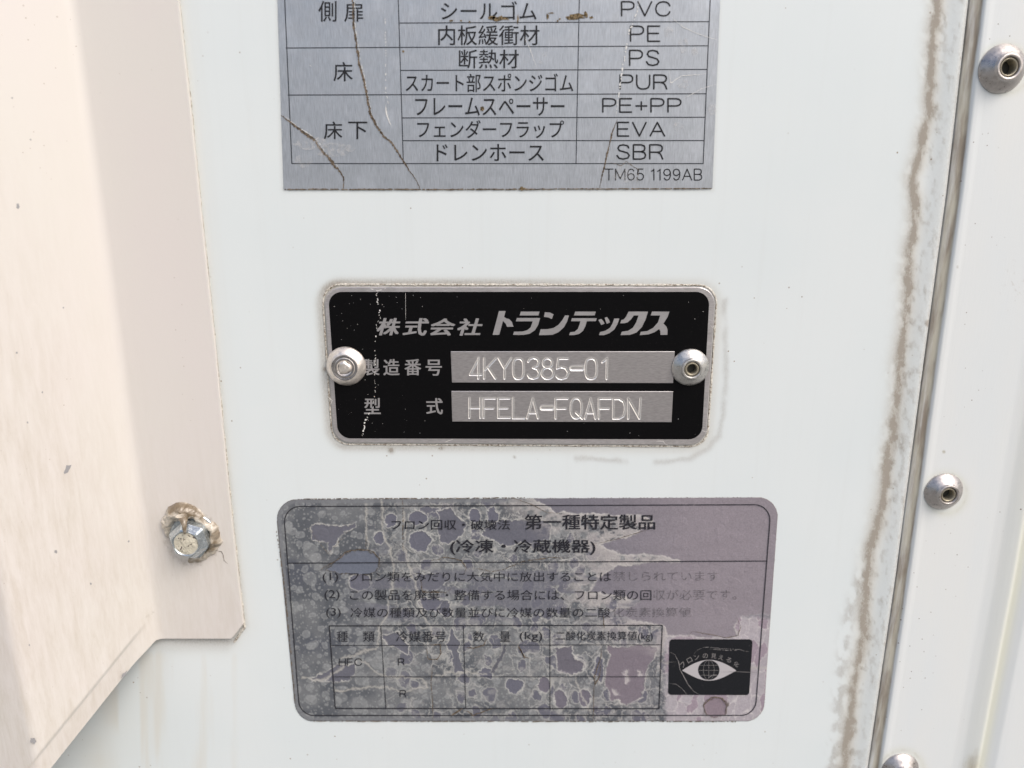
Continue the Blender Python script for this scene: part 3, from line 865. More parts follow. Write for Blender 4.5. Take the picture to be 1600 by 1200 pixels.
pale = ([ribbon_pts(z1([(403, 60), (405, 120), (407, 200), (405, 320), (412, 360)]), 1.2, 0, 0.6, seed=11, gap=0.6, taper=False),
               ribbon_pts(z1([(405, 365), (408, 395), (418, 420), (425, 435)]), 2.2, 0, 0.6, seed=12),
               ribbon_pts(z1([(1290, 0), (1272, 60), (1250, 110), (1228, 240), (1205, 400)]), 2.2, 0, 0.8, seed=13, gap=0.35),
               ribbon_pts(z1([(890, 130), (930, 230)]), 0.8, 0, 0.5, seed=14),
               ribbon_pts(z1([(1400, 60), (1440, 95), (1500, 120), (1560, 140)]), 0.8, 0, 0.5, seed=15),
               ribbon_pts(z1([(1435, 345), (1500, 310), (1560, 290)]), 0.7, 0, 0.4, seed=16),
               ribbon_pts(z1([(1390, 245), (1395, 290), (1430, 265), (1520, 255)]), 0.9, 0, 0.4, seed=17),
               ribbon_pts(z1([(140, 225), (150, 232)]), 1.2, 0, 0.4, seed=18)])
for q_ in pale: link('pale_scratch', quads_mesh(q_, yt - 0.07), M_pale, lab)
M_haze = Mat('dried_water_mark', (0.60, 0.60, 0.60), 0.6)
M_haze.alpha(M_haze.ramp(M_haze.noise((0.9, 0.9, 0.9), 4), 0.40, 0.75, 0.03, 0.40))
wm = [z1(blob_poly(a_, b_, rx, ry, 60 + k, 16, 0.2)) for k, (a_, b_, rx, ry) in enumerate([(1388, 110, 16, 20), (1478, 180, 12, 13), (1500, 95, 9, 9), (1440, 160, 18, 26), (1438, 290, 20, 18), (958, 187, 9, 9), (945, 215, 7, 8), (1240, 600, 45, 30), (150, 500, 60, 22), (230, 520, 70, 26), (118, 560, 30, 25), (1420, 440, 20, 15), (1540, 380, 14, 20), (880, 345, 18, 6)])]
for k, q_ in enumerate(wm): link('water_mark', flat_polys([q_], yt - 0.09), M_haze, lab)

# ================================================================= black nameplate
YP = -0.62
npl = thing('nameplate', P(811, 572), 'black and silver riveted nameplate with stamped serial number, middle of the three plates', 'nameplate')
outl = qpx([(506, 449), (1118.5, 449), (1102.5, 695.5), (522, 691.5)], YP)
link('plate', slab(rounded(outl, 4.6, 10), 0.05, YP, 0.12), M_alu, npl)
fld = qpx([(512.5, 456), (1109, 456), (1096.5, 686.5), (528, 685)], YP)
link('black_field', slab(rounded(fld, 3.6, 10), YP + 0.01, YP - 0.03), M_black, npl)
yq = YP - 0.045

def strip(quad_px, strokes, wide, parent):
    """aluminium window of the plate with characters stamped into it"""
    ys = YP - 0.20
    q = [P(a_, b_, ys) for a_, b_ in quad_px]
    nx_, nz_ = 720, 104
    U, V = np.meshgrid(np.linspace(0, 1, nx_), np.linspace(0, 1, nz_))
    pt = (q[0][None, None] * ((1 - U) * (1 - V))[..., None] + q[1][None, None] * (U * (1 - V))[..., None]
          + q[2][None, None] * (U * V)[..., None] + q[3][None, None] * ((1 - U) * V)[..., None])
    X_, Z_ = pt[..., 0], pt[..., 2]
    h = np.zeros_like(X_); cut = np.zeros_like(X_)
    def stamp(pts, wd, depth):
        w3 = [P(a_, b_, ys) for a_, b_ in pts]
        d = seg_dist(X_, Z_, [(p[0], p[2]) for p in w3])
        g = -depth * np.clip(1 - (d / wd) ** 2, 0, 1)
        lip = 0.30 * depth * np.exp(-((d - wd * 1.35) / (wd * 0.35)) ** 2)
        cut[...] = np.maximum(cut, sstep(wd * 1.6, wd * 1.0, d) * (0.20 + 0.70 * sstep(wd * 0.35, wd * 0.85, d)))  # groove rims painted bright, like walls reflecting the sky
        return g + lip
    for s_ in strokes:
        v = stamp(s_, 0.25, 0.10); h = np.where(np.abs(v) > np.abs(h), v, h)
    for s_ in wide:
        v = stamp(s_, 0.60, 0.16); h = np.where(np.abs(v) > np.abs(h), v, h)
    Yh = ys - h
    for e_ in (Yh[0], Yh[-1], Yh[:, 0], Yh[:, -1]): e_[:] = YP - 0.02
    me_ = grid_mesh(X_, Yh, Z_, attrs={'cut': cut})
    return link('stamped_strip', me_, M_alu_st, parent)
def ell(cx, cy, rx, ry, n=26, p=2.0):
    out = []
    for k in range(n + 1):
        t = 2 * math.pi * k / n; c, s = math.cos(t), math.sin(t)
        out.append((cx + rx * math.copysign(abs(c) ** (2 / p), c), cy + ry * math.copysign(abs(s) ** (2 / p), s)))
    return out
A3 = lambda L: [[(720 + a_ / 6.4, 545 + b_ / 6.4) for a_, b_ in s_] for s_ in L]
A4 = lambda L: [[(720 + a_ / 5.3333, 610 + b_ / 5.3333) for a_, b_ in s_] for s_ in L]
row1 = A3([[(180, 95), (92, 260), (205, 260)], [(175, 95), (175, 297)], [(233, 95), (233, 297)], [(350, 97), (240, 215)], [(270, 185), (345, 297)],
           [(378, 95), (437, 200)], [(502, 96), (437, 200), (437, 297)], ell(575, 200, 53, 102, 30, 2.7),
           [(675, 128), (690, 103), (725, 90), (765, 103), (780, 135), (765, 170), (722, 190), (765, 205), (785, 245), (768, 285), (725, 300), (688, 290), (670, 262)],
           ell(867, 143, 46, 47), ell(867, 245, 58, 56),
           [(1068, 100), (975, 100), (962, 197), (1000, 183), (1048, 195), (1075, 243), (1055, 287), (1010, 303), (975, 295), (958, 275)],
           ell(1303, 200, 57, 102, 30, 2.7), [(1415, 135), (1462, 98), (1458, 300)]])
dash1 = A3([[(1112, 198), (1210, 198)]])
row2 = A4([[(72, 65), (72, 228)], [(163, 65), (163, 228)], [(72, 148), (163, 148)], [(190, 228), (190, 68), (285, 68)], [(190, 150), (270, 150)],
           [(405, 68), (312, 68), (312, 228), (410, 228)], [(312, 150), (388, 150)], [(435, 65), (435, 232), (530, 232)], [(553, 232), (600, 68), (643, 232)], [(570, 190), (632, 190)],
           [(790, 234), (790, 70), (890, 70)], [(790, 153), (872, 153)], ell(962, 150, 46, 84, 26, 2.3), [(960, 185), (1012, 236)], [(1035, 235), (1082, 70), (1122, 235)], [(1052, 190), (1110, 190)],
           [(1150, 235), (1150, 70), (1252, 70)], [(1150, 153), (1232, 153)], [(1270, 72), (1270, 235), (1320, 235), (1355, 215), (1368, 170), (1368, 135), (1355, 95), (1320, 72), (1270, 72)],
           [(1395, 235), (1395, 68), (1488, 235), (1498, 68)]])
dash2 = A4([[(680, 148), (758, 148)]])
strip([(704, 549), (1054.5, 549), (1052, 599), (706, 598)], row1, dash1, npl)
strip([(705, 611), (1052, 611.5), (1049.5, 660), (706.5, 659)], row2, dash2, npl)

LOGO = [[(105, 85), (160, 85), (147, 135), (165, 146), (190, 152), (212, 176), (226, 216), (172, 217), (160, 190), (138, 168), (108, 280), (100, 284), (52, 284)],
        [(287, 90), (443, 90), (433, 122), (277, 122)],
        [(254, 143), (448, 143), (432, 200), (405, 245), (360, 275), (310, 284), (222, 284), (230, 257), (300, 256), (340, 245), (368, 222), (386, 171), (245, 171)],
        [(487, 95), (530, 98), (560, 113), (545, 152), (515, 138), (480, 134)],
        [(655, 122), (688, 122), (672, 175), (645, 222), (600, 262), (550, 283), (500, 286), (438, 286), (452, 237), (510, 236), (560, 226), (600, 200), (632, 162)],
        [(740, 90), (912, 90), (902, 122), (730, 122)],
        [(713, 145), (920, 145), (912, 170), (837, 170), (825, 210), (805, 250), (775, 275), (730, 286), (690, 286), (697, 262), (735, 258), (762, 235), (775, 200), (783, 170), (705, 170)],
        [(933, 160), (957, 150), (975, 170), (985, 190), (957, 202)], [(985, 142), (1005, 135), (1020, 155), (1030, 180), (1003, 192)],
        [(1065, 148), (1108, 148), (1092, 195), (1065, 240), (1025, 270), (980, 286), (938, 286), (947, 260), (990, 250), (1030, 225), (1050, 190)],
        [(1185, 90), (1347, 90), (1325, 160), (1295, 220), (1250, 265), (1195, 284), (1118, 286), (1128, 258), (1180, 250), (1220, 225), (1248, 180), (1268, 122), (1228, 122), (1205, 155), (1175, 180), (1150, 187), (1115, 187), (1125, 160), (1145, 155), (1165, 130)],
        [(1380, 90), (1525, 90), (1510, 135), (1475, 190), (1500, 215), (1510, 245), (1508, 284), (1450, 284), (1450, 255), (1440, 235), (1400, 262), (1350, 280), (1278, 286), (1287, 258), (1340, 252), (1390, 225), (1430, 180), (1448, 122), (1370, 122)]]
link('maker_lettering', flat_polys([[(760 + a_ / 5.3333, 470 + b_ / 5.3333) for a_, b_ in pl] for pl in LOGO], yq - 0.02), M_print_alu, npl)
put('company_lettering', [("株", 588.5, 497, 625.5, 524), ("式", 629, 497, 670.5, 524.5), ("会", 672.5, 497.5, 711.5, 524.5), ("社", 714.5, 497.5, 754, 524.5)], yq - 0.02, M_print_alu, npl, bold=1.9, shear=0.22)
put('field_lettering', [("製", 568, 561, 593, 586.5), ("造", 599, 561, 624.5, 586.5), ("番", 632, 561, 658, 586.5), ("号", 665, 562, 690.5, 587), ("型", 569, 622, 595, 647), ("式", 666, 622, 692, 647.5)], yq - 0.02, M_print_alu, npl, bold=1.0)
ZP = lambda pts: [(490 + a_ / 2.5, 430 + b_ / 2.5) for a_, b_ in pts]
sc_ = rpolys([ribbon_pts(ZP([(248, 55), (250, 90), (258, 150), (262, 170)]), 1.9, 0, 1.2, seed=21, gap=0.72, step=1.2),
              ribbon_pts(ZP([(255, 175), (245, 205), (240, 260), (242, 330), (238, 400)]), 1.7, 0, 1.0, seed=22, gap=0.72, step=1.2),
              ribbon_pts(ZP([(238, 400), (240, 470), (230, 530)]), 0.9, 0, 0.8, seed=23, gap=0.7, step=1.2),
              ribbon_pts(ZP([(218, 530), (205, 565), (200, 590), (188, 630)]), 2.2, 0, 1.2, seed=24, gap=0.35, step=1.2),
              ribbon_pts([(633.5, 456), (634, 500)], 0.5, 0, 0.1, seed=25),
              ribbon_pts([(1025, 690), (1036, 689), (1040, 694), (1043, 695)], 0.9, 0, 0.3, seed=26),
              ribbon_pts([(1096, 672), (1102, 675), (1106, 674)], 0.8, 0, 0.2, seed=27), ribbon_pts([(1110, 508), (1114, 512), (1116, 508)], 0.8, 0, 0.2, seed=28),
              ribbon_pts([(512, 620), (519, 626), (517, 632)], 1.2, 0, 0.4, seed=29), ribbon_pts([(695, 691), (708, 686)], 1.0, 0, 0.3, seed=30),
              ribbon_pts([(575, 450), (590, 453), (605, 451)], 1.4, 0, 0.8, seed=31, gap=0.3)])
rr = random.Random(9)
for k in range(110):
    a_, b_ = rr.uniform(520, 1100), rr.uniform(460, 682)
    if rr.random() < 0.55: a_ = 520 + (a_ - 520) * 0.25
    if 704 < a_ < 1055 and 548 < b_ < 661: continue
    if 567 < a_ < 1050 and 487 < b_ < 590: continue
    r_ = rr.uniform(0.15, 0.55); sc_.append([(a_ - r_, b_), (a_, b_ - r_), (a_ + r_, b_), (a_, b_ + r_)])
link('scratch', quads_mesh(sc_, yq - 0.05), M_glint, npl)
# caulk squeezed out round the plate
RO = [tuple(p) for p in rounded([np.array(p) for p in [(502.5, 444.5), (1121, 445.5), (1104.5, 697.5), (519.5, 694)]], 28, 8)]
i0 = 0
bead(RO + [RO[0]], 3.8, 0.24, 'plate_sealant', M_caulk, npl, 14)

# ================================================================= rivets
def rivet(cx, cy, r_px, y0, ratio_hole, label, mats, group, solid=False, hgt=2.0, seed=1):
    """blind rivet whose head is centred on the photograph point cx, cy at mid height"""
    base = P(cx, cy, y0 - hgt * 0.5); base[1] = y0
    e = thing('blind_rivet', base, label, 'rivet', group)
    r_ = r_px * DIST / FPX * (1 - (y0) / DIST)
    # scale by true distance to the camera
    dcam = np.dot(base - CAM, Fv); r_ = r_px * dcam / FPX
    if solid:
        head = [(r_, -0.05), (r_, 0.30), (r_ * 0.96, 0.55), (r_ * 0.80, hgt * 0.72), (r_ * 0.68, hgt * 0.92), (r_ * 0.64, hgt * 0.95), (r_ * 0.62, hgt * 0.80), (r_ * 0.58, hgt * 0.78), (r_ * 0.50, hgt * 0.92), (r_ * 0.44, hgt * 0.95), (r_ * 0.38, hgt * 0.88), (r_ * 0.30, hgt * 0.80), (0.01, hgt * 0.80)]
        h = link('rivet_head', lathe(head, 56, 0.006, seed), mats[0], e)
        lump = [(r_ * 0.34, hgt * 0.78), (r_ * 0.31, hgt * 0.98), (r_ * 0.20, hgt * 1.12), (r_ * 0.10, hgt * 1.02), (0.01, hgt * 1.08)]
        c = link('mandrel_stub', lathe(lump, 20, 0.12, seed), mats[1], e)
        ring_ = link('core_ring', lathe([(r_ * 0.66, hgt * 0.70), (r_ * 0.655, hgt * 0.93), (r_ * 0.62, hgt * 0.99), (r_ * 0.57, hgt * 0.93), (r_ * 0.50, hgt * 0.90), (r_ * 0.46, hgt * 0.99), (r_ * 0.42, hgt * 0.95), (r_ * 0.36, hgt * 0.84), (0.01, hgt * 0.82)], 48, 0.004), M_core, e)
        parts = (h, c, ring_)
    else:
        head = [(r_, -0.05), (r_ * 1.0, 0.28), (r_ * 0.975, 0.48), (r_ * 0.90, hgt * 0.34), (r_ * 0.72, hgt * 0.60), (r_ * 0.585, hgt * 0.76), (r_ * 0.555, hgt * 0.84), (r_ * 0.545, hgt * 0.97), (r_ * 0.52, hgt), (r_ * 0.44, hgt), (r_ * 0.42, hgt * 0.97), (r_ * 0.405, hgt * 0.80), (r_ * 0.39, hgt * 0.70)]
        rh = ratio_hole
        h = link('rivet_head', lathe(head + [(r_ * 0.36, hgt * 0.70)], 56, 0.004, seed), mats[0], e)
        h.data = h.data
        tube = [(r_ * 0.375, hgt * 0.70), (r_ * 0.37, hgt * 0.86), (r_ * (rh + 0.05), hgt * 0.93), (r_ * rh, hgt * 0.84), (r_ * rh * 0.97, 0.30)]
        me_ = lathe(tube, 40)
        # open the bottom of the tube: the bore's dark floor is a mesh of its own
        bm = bmesh.new(); bm.from_mesh(me_); ng = [f for f in bm.faces if len(f.verts) > 4]; bmesh.ops.delete(bm, geom=ng, context='FACES_ONLY'); bm.to_mesh(me_); bm.free()
        c = link('mandrel_collar', me_, mats[1], e)
        bm = bmesh.new(); bm.from_mesh(h.data); ng = [f for f in bm.faces if len(f.verts) > 4]; bmesh.ops.delete(bm, geom=ng, context='FACES_ONLY'); bm.to_mesh(h.data); bm.free()
        d = link('bore', lathe([(r_ * rh * 1.02, 0.32), (0.01, 0.32)], 24), M_hole, e)
        parts = (h, c, d)
    for p_ in parts:
        p_.matrix_parent_inverse = Matrix()       # built round the origin: rides on its Empty
    return e
GN, GT = 'rivets through the nameplate', 'hollow rivets along the trim strip'
rivet(539.5, 573.5, 31.0, YP - 0.04, 0.2, 'bright silver rivet with a filled centre at the nameplate left end', (M_riv_w, M_riv_w), GN, True, 2.3, 2)
rivet(1080, 575.5, 29.5, YP - 0.04, 0.26, 'dull grey hollow rivet at the nameplate right end', (M_riv_a, M_bore), GN, False, 2.6, 3)
rivet(1571.5, 106, 36.5, -0.60, 0.30, 'hollow rivet at the top of the trim strip with dirt flecks round it', (M_riv_b, M_bore), GT, False, 3.2, 4)
rivet(1478.5, 771, 30.0, -0.60, 0.29, 'hollow rivet halfway down the trim strip, level with the lower label top', (M_riv_b, M_bore), GT, False, 3.0, 5)
rivet(1410, 1207, 28.5, -0.60, 0.29, 'hollow rivet cut by the photo bottom edge on the trim strip', (M_riv_b, M_bore), GT, False, 3.0, 6)

# paint curl and dirt scraps round the trim rivets
def scraps(pts, y, mat, name, label, cat):
    return tag(link(name, flat_polys([blob_poly(*p_, seed=80 + k, n=9, rough=0.45) for k, p_ in enumerate(pts)], y), mat), label, cat)

# ================================================================= hex bolt on the bracket
bc = P(303, 836, -TH)
bolt = thing('hex_bolt', bc, 'zinc plated hexagon head bolt half covered in sealant on the bracket', 'bolt')
rb = 31.0 * np.dot(bc - CAM, Fv) / FPX
tilt = R(12)
def place(o):
    o.matrix_parent_inverse = Matrix(); return o
# washer
place(link('washer', lathe([(rb * 1.22, -0.02), (rb * 1.22, 0.55), (rb * 1.17, 0.72), (rb * 0.9, 0.75), (0.01, 0.75)], 48), M_zinc, bolt))
# hexagonal head with chamfered crown
hv, hf = [], []
def hexring(r_, h, hexness):
    out = []
    for k in range(48):
        t = 2 * math.pi * k / 48
        tt = (t - tilt + math.pi / 6) % (math.pi / 3) - math.pi / 6
        rhex = math.cos(math.pi / 6) / math.cos(tt)
        q = r_ * (hexness * rhex + (1 - hexness) * 0.90)
        out.append((q * math.cos(t), -h, q * math.sin(t)))
    return out
HH = 5.6
rings = [hexring(rb * 1.02, 0.7, 1), hexring(rb * 1.02, HH - 2.0, 1), hexring(rb * 0.99, HH - 1.8, 1), hexring(rb * 0.78, HH - 0.15, 1), hexring(rb * 0.735, HH, 0.6), hexring(rb * 0.70, HH, 0), hexring(rb * 0.63, HH - 0.3, 0)]
for r_ in rings: hv += r_
for i in range(len(rings) - 1):
    for k in range(48):
        j = (k + 1) % 48; hf.append((i * 48 + k, i * 48 + j, (i + 1) * 48 + j, (i + 1) * 48 + k))
hf.append(tuple(range(6 * 48, 7 * 48)))
me = mesh(hv, hf)
bm = bmesh.new(); bm.from_mesh(me); bmesh.ops.recalc_face_normals(bm, faces=bm.faces); bm.to_mesh(me); bm.free()
place(link('hex_head', me, M_zinc, bolt))
# dished crown with cast mark
g = np.linspace(-1, 1, 70); GX, GZ = np.meshgrid(g, g[::-1])
rr_ = np.hypot(GX, GZ); hgt_ = 0.25 * sstep(0.35, 0.75, fbm(GX * 1.8 + 3, GZ * 1.8, 91)) * sstep(1, 0.6, rr_)
keep = (rr_[:-1, :-1] < 1.0) & (rr_[1:, 1:] < 1.0) & (rr_[1:, :-1] < 1) & (rr_[:-1, 1:] < 1)
cm = grid_mesh(GX * rb * 0.61, -(HH - 0.22 + hgt_), GZ * rb * 0.61, keep)
place(link('bolt_crown', cm, M_boltc, bolt))

# sealant smeared round the bolt: a lumpy height field on the flange
g1 = np.linspace(252, 366, 170); g2_ = np.linspace(778, 888, 170)
GXp, GYp = np.meshgrid(g1, g2_)
W = np.array([P(a_, b_, -TH) for a_, b_ in zip(GXp.ravel(), GYp.ravel())]).reshape(170, 170, 3)
wx = GXp + 9 * (fbm(GXp / 12, GYp / 12, 51, 3) - 0.5); wy = GYp + 9 * (fbm(GXp / 12, GYp / 12, 57, 3) - 0.5)
def bump2(cx, cy, rx, ry, h, rot=0):
    dx, dy = wx - cx, wy - cy
    a_ = dx * math.cos(rot) + dy * math.sin(rot); b_ = -dx * math.sin(rot) + dy * math.cos(rot)
    return h * np.clip(1 - (a_ / rx) ** 2 - (b_ / ry) ** 2, 0, 1) ** 0.6
arcp = [(263, 832, 7, 1.6), (263, 815, 10, 3.0), (272, 802, 13, 4.4), (288, 798, 13, 4.4), (304, 803, 9, 2.8), (320, 814, 7, 2.0), (332, 828, 8, 2.2), (337, 845, 10, 3.0), (330, 860, 8, 1.9), (316, 871, 6, 1.0), (298, 877, 5, 0.5)]
tq = np.linspace(0, len(arcp) - 1, 160); ap = np.array(arcp, float)
hs = np.zeros_like(wx)
for t_ in tq:
    ax_, ay_, ar_, ah_ = [np.interp(t_, np.arange(len(arcp)), ap[:, k_]) for k_ in range(4)]
    hs = np.maximum(hs, ah_ * np.clip(1 - ((wx - ax_) ** 2 + (wy - ay_) ** 2) / ar_ ** 2, 0, 1) ** 0.75)
hs = hs * (0.75 + 0.45 * (fbm(GXp / 14, GYp / 14, 71) - 0.4))
hc = (hs > 0.08)
kp = hc[:-1, :-1] | hc[1:, 1:] | hc[1:, :-1] | hc[:-1, 1:]
sm_ = grid_mesh(W[..., 0], W[..., 1] - hs + 0.05, W[..., 2], kp)
seal = thing('sealant_blob', P(300, 825, -TH), 'lumpy yellowed sealant smeared above and beside the hex bolt', 'sealant')
link('smear', sm_, M_blob, seal)
# strand hanging over the bolt head
st_pts = [(283, 806, 4.6), (287, 812, 5.6), (288, 820, 6.6), (288.5, 828, 6.9), (289, 834, 6.6)]
vs, fs = [], []
for i, (a_, b_, h_) in enumerate(st_pts):
    c = P(a_, b_, -TH - h_); r_ = [1.5, 1.1, 0.7, 0.5, 0.35][i]
    for k in range(10):
        t = 2 * math.pi * k / 10
        vs.append((c[0] + r_ * math.cos(t), c[1] + r_ * math.sin(t), c[2] + 0.1 * math.cos(t)))
for i in range(len(st_pts) - 1):
    for k in range(10):
        j = (k + 1) % 10; fs.append((i * 10 + k, i * 10 + j, (i + 1) * 10 + j, (i + 1) * 10 + k))
fs.append(tuple(40 + k for k in range(10)))
me = mesh(vs, fs, True); bm = bmesh.new(); bm.from_mesh(me); bmesh.ops.recalc_face_normals(bm, faces=bm.faces); bm.to_mesh(me); bm.free()
link('strand', me, M_blob, seal)
hair = rpolys([ribbon_pts([(338, 861), (346, 862), (349, 868), (350, 876), (356, 881)], 1.1, 0, 0.4, seed=33)])
link('crack_line', quads_mesh(hair, -TH - 0.06), M_crack, seal)

# ================================================================= lower worn label
YS = -0.14
low = thing('refrigerant_label', P(823, 950), 'blistered grey refrigerant notice label with eye emblem, lowest of the three plates', 'label')
Q4 = [(429.5, 780), (1218, 776.5), (1193, 1127.5), (463, 1127.5)]
NX, NY = 1060, 470
U, V = np.meshgrid(np.linspace(0, 1, NX), np.linspace(0, 1, NY))
qa = np.array(Q4, float)
PXs = qa[0, 0] * (1 - U) * (1 - V) + qa[1, 0] * U * (1 - V) + qa[2, 0] * U * V + qa[3, 0] * (1 - U) * V
PYs = qa[0, 1] * (1 - U) * (1 - V) + qa[1, 1] * U * (1 - V) + qa[2, 1] * U * V + qa[3, 1] * (1 - U) * V
ol = [tuple(p) for p in rounded([np.array(p, float) for p in Q4], 31, 12)]
ins = inside(PXs, PYs, ol)
kp = ins[:-1, :-1] & ins[1:, 1:] & ins[1:, :-1] & ins[:-1, 1:]
x, y = PXs, PYs
wx = x + 10 * (fbm(x / 14, y / 14, 101) - 0.5); wy = y + 10 * (fbm(x / 14, y / 14, 111) - 0.5)
sx_, sy_ = x + 7 * (fbm(x / 16, y / 16, 101) - 0.5), y + 7 * (fbm(x / 16, y / 16, 111) - 0.5)      # soft warp for blisters
wx += 5 * (fbm(x / 3.4, y / 3.4, 121) - 0.5); wy += 5 * (fbm(x / 3.4, y / 3.4, 131) - 0.5)
def mixc(c, col_, f): return c * (1 - f[..., None]) + col_ * f[..., None]
C = np.ones(x.shape + (3,)) * lin(88, 92, 97)
C = mixc(C, lin(114, 117, 119), sstep(0.35, 0.7, fbm(x / 40, y / 40, 7)))
C = mixc(C, lin(84, 88, 96), sstep(0.5, 0.75, fbm(x / 60, y / 50, 19)) * sstep(640, 480, x))
H = np.zeros(x.shape)
# fine foam
f1, f2, cid = voro(sx_ / 5.6, sy_ / 5.6, 201)
C = mixc(C, lin(150, 153, 152), sstep(0.16 + 0.25 * ((cid * 9.1) % 1), 0.08 + 0.2 * ((cid * 9.1) % 1), f1) * (cid > 0.30) * 0.62)
C = mixc(C, lin(160, 161, 156), sstep(0.07, 0.0, f2 - f1) * 0.30 * sstep(520, 640, x))
# middle blisters
for s_, sc_k, pr, br_ in ((301, 17.0, 0.50, 158), (401, 30.0, 0.62, 150)):
    f1, f2, cid = voro(sx_ / sc_k, sy_ / (sc_k * 0.9), s_)
    rad_ = 0.22 + 0.22 * ((cid * 7.3) % 1)
    m_ = sstep(rad_ + 0.04, rad_ - 0.04, f1) * (cid > pr)
    C = mixc(C, lin(br_, br_ + 3, br_ + 2), m_ * (0.30 + 0.35 * f1 / np.maximum(rad_, .01)) * (0.6 + 0.4 * fbm(x / 8, y / 8, 77)))
    H += m_ * 0.03
# pale torn network between the blisters (centre and right)
cen = sstep(560, 650, wx) * (1 - 0.25 * sstep(1000, 1100, wx))
f1, f2, cid = voro(wx / 25 + 0.35 * fbm(x / 30, y / 30, 502), wy / 27, 501)
brk_ = sstep(0.36, 0.52, fbm(x / 22, y / 22, 555))
net = sstep(0.085, 0.01, f2 - f1) * brk_
C = mixc(C, lin(172, 172, 167), net * cen * 0.8); H += net * cen * 0.03
irad = 0.26 + 0.20 * ((cid * 5.7) % 1)
isl = sstep(irad, irad - 0.04, f1) * (cid > 0.50) * cen
iring = np.exp(-((f1 - irad) / 0.05) ** 2) * (cid > 0.50) * cen
C = mixc(C, lin(176, 176, 170), iring * 0.75)
# dark smooth islands
C = mixc(C, lin(101, 102, 112), isl * 0.95)
tearw = sstep(0.56, 0.72, fbm(x / 12, y / 9, 141)) * cen
C = mixc(C, lin(160, 160, 157), tearw * 0.45)
lace = np.exp(-((fbm(wx / 13, wy / 13, 901, 3) - 0.5) / 0.013) ** 2) * sstep(0.40, 0.55, fbm(x / 35, y / 35, 911)) * cen
C = mixc(C, lin(186, 185, 178), lace * 0.75); H += lace * 0.02
C = mixc(C, lin(196, 194, 186), np.exp(-((fbm(wx / 6, wy / 6, 921, 3) - 0.5) / 0.012) ** 2) * sstep(0.52, 0.62, fbm(x / 28, y / 28, 931)) * cen * 0.6)
MI = [ (657.5, 845.5, 17, 16, 0), (653, 807.5, 13, 11, 0), (610, 812, 9, 9, 0), (803, 1072, 13, 11, 0), (760, 1051, 11, 9, 0),
      (892, 1042, 22, 13, 1), (876, 1092, 10, 15, 1), (1066, 1107, 12, 9, 2), (1118, 1105, 19, 17, 2), (936, 1045, 6, 22, 0), (742, 806, 10, 10, 0), (592, 841, 8, 10, 0), (562, 910, 16, 12, 0), (770, 805, 8, 14, 0), (675, 943, 22, 10, 0), (850, 1070, 9, 12, 1), (914, 1090, 9, 14, 1)]
def island(cx, cy, rx, ry, c_, out_c=lin(186, 186, 180), wd=0.10):
    global C, H
    d_ = np.hypot((wx - cx) / rx, (wy - cy) / ry)
    s_ = wd * 16 / max(6, min(rx, ry))
    C = mixc(C, out_c, np.exp(-((d_ - 1.0) / s_) ** 2) * 0.85)
    C = mixc(C, c_, sstep(1.0, 0.96, d_))
    H += 0.05 * np.exp(-((d_ - 1.0) / s_) ** 2) - 0.03 * sstep(1, 0.95, d_)
for cx, cy, rx, ry, k_ in MI:
    island(cx, cy, rx, ry, (lin(103, 104, 115), lin(112, 109, 118), lin(130, 121, 129))[k_])
z3 = lambda pts: [(420 + a_ / 3.1575, 760 + b_ / 3.1575) for a_, b_ in pts]
z4 = lambda pts: [(800 + a_ / 3.158, 760 + b_ / 3.158) for a_, b_ in pts]
def patch(poly, c_, out_c=lin(190, 189, 182), wd=1.2, amt=0.85):
    global C, H
    d_ = seg_dist(wx, wy, poly, True) * np.where(inside(wx, wy, poly), 1, -1)
    brk2 = 0.35 + 0.65 * sstep(0.35, 0.6, fbm(x / 6, y / 6, 33))
    C = mixc(C, out_c, np.exp(-((d_ + 0.5) / wd) ** 2) * amt * brk2)
    C = mixc(C, c_, sstep(0.0, 0.8, d_)); H += 0.05 * np.exp(-((d_ + 0.5) / wd) ** 2) - 0.03 * sstep(0, 1, d_)
g_ = lin(102, 103, 112)
patch(z3([(210, 190), (260, 178), (300, 195), (340, 190), (420, 180), (425, 200), (370, 215), (335, 280), (300, 325), (292, 280), (215, 265)]), g_)
patch(z3([(840, 120), (890, 105), (930, 150), (975, 190), (960, 230), (910, 270), (880, 290), (840, 270), (835, 180)]), g_)
patch(z3([(1045, 240), (1110, 180), (1200, 165), (1263, 165), (1340, 170), (1395, 190), (1375, 260), (1300, 270), (1230, 285), (1150, 285)]), g_)
patch(z3([(900, 700), (940, 760), (935, 820), (960, 890), (985, 915), (915, 910), (905, 840), (870, 780)]), g_)
patch(z3([(200, 945), (290, 915), (330, 880), (430, 870), (425, 930), (370, 970), (290, 960)]), g_)
patch(z3([(555, 735), (640, 725), (695, 780), (690, 830), (600, 790)]), g_)
patch(z3([(1155, 780), (1172, 785), (1120, 925), (1100, 915)]), lin(92, 93, 100), lin(150, 150, 146))
patch(z3([(730, 440), (860, 430), (880, 470), (800, 520), (750, 500)]), g_)
patch(z3([(860, 560), (900, 575), (905, 640), (870, 650), (830, 600)]), g_)
patch(z4([(470, 785), (510, 790), (640, 785), (720, 790), (705, 850), (675, 880), (655, 950), (640, 1040), (560, 1075), (490, 1050), (455, 970), (475, 880)]), lin(124, 117, 124))
patch(z4([(215, 800), (290, 790), (300, 840), (350, 880), (355, 920), (290, 935), (215, 900)]), lin(106, 104, 112))
patch(z4([(550, 910), (572, 905), (575, 930), (585, 960), (560, 975), (555, 940)]), lin(176, 172, 170), lin(160, 156, 158))
patch(z4([(490, 1005), (520, 1015), (525, 1035), (500, 1035)]), lin(176, 172, 170), lin(160, 156, 158))
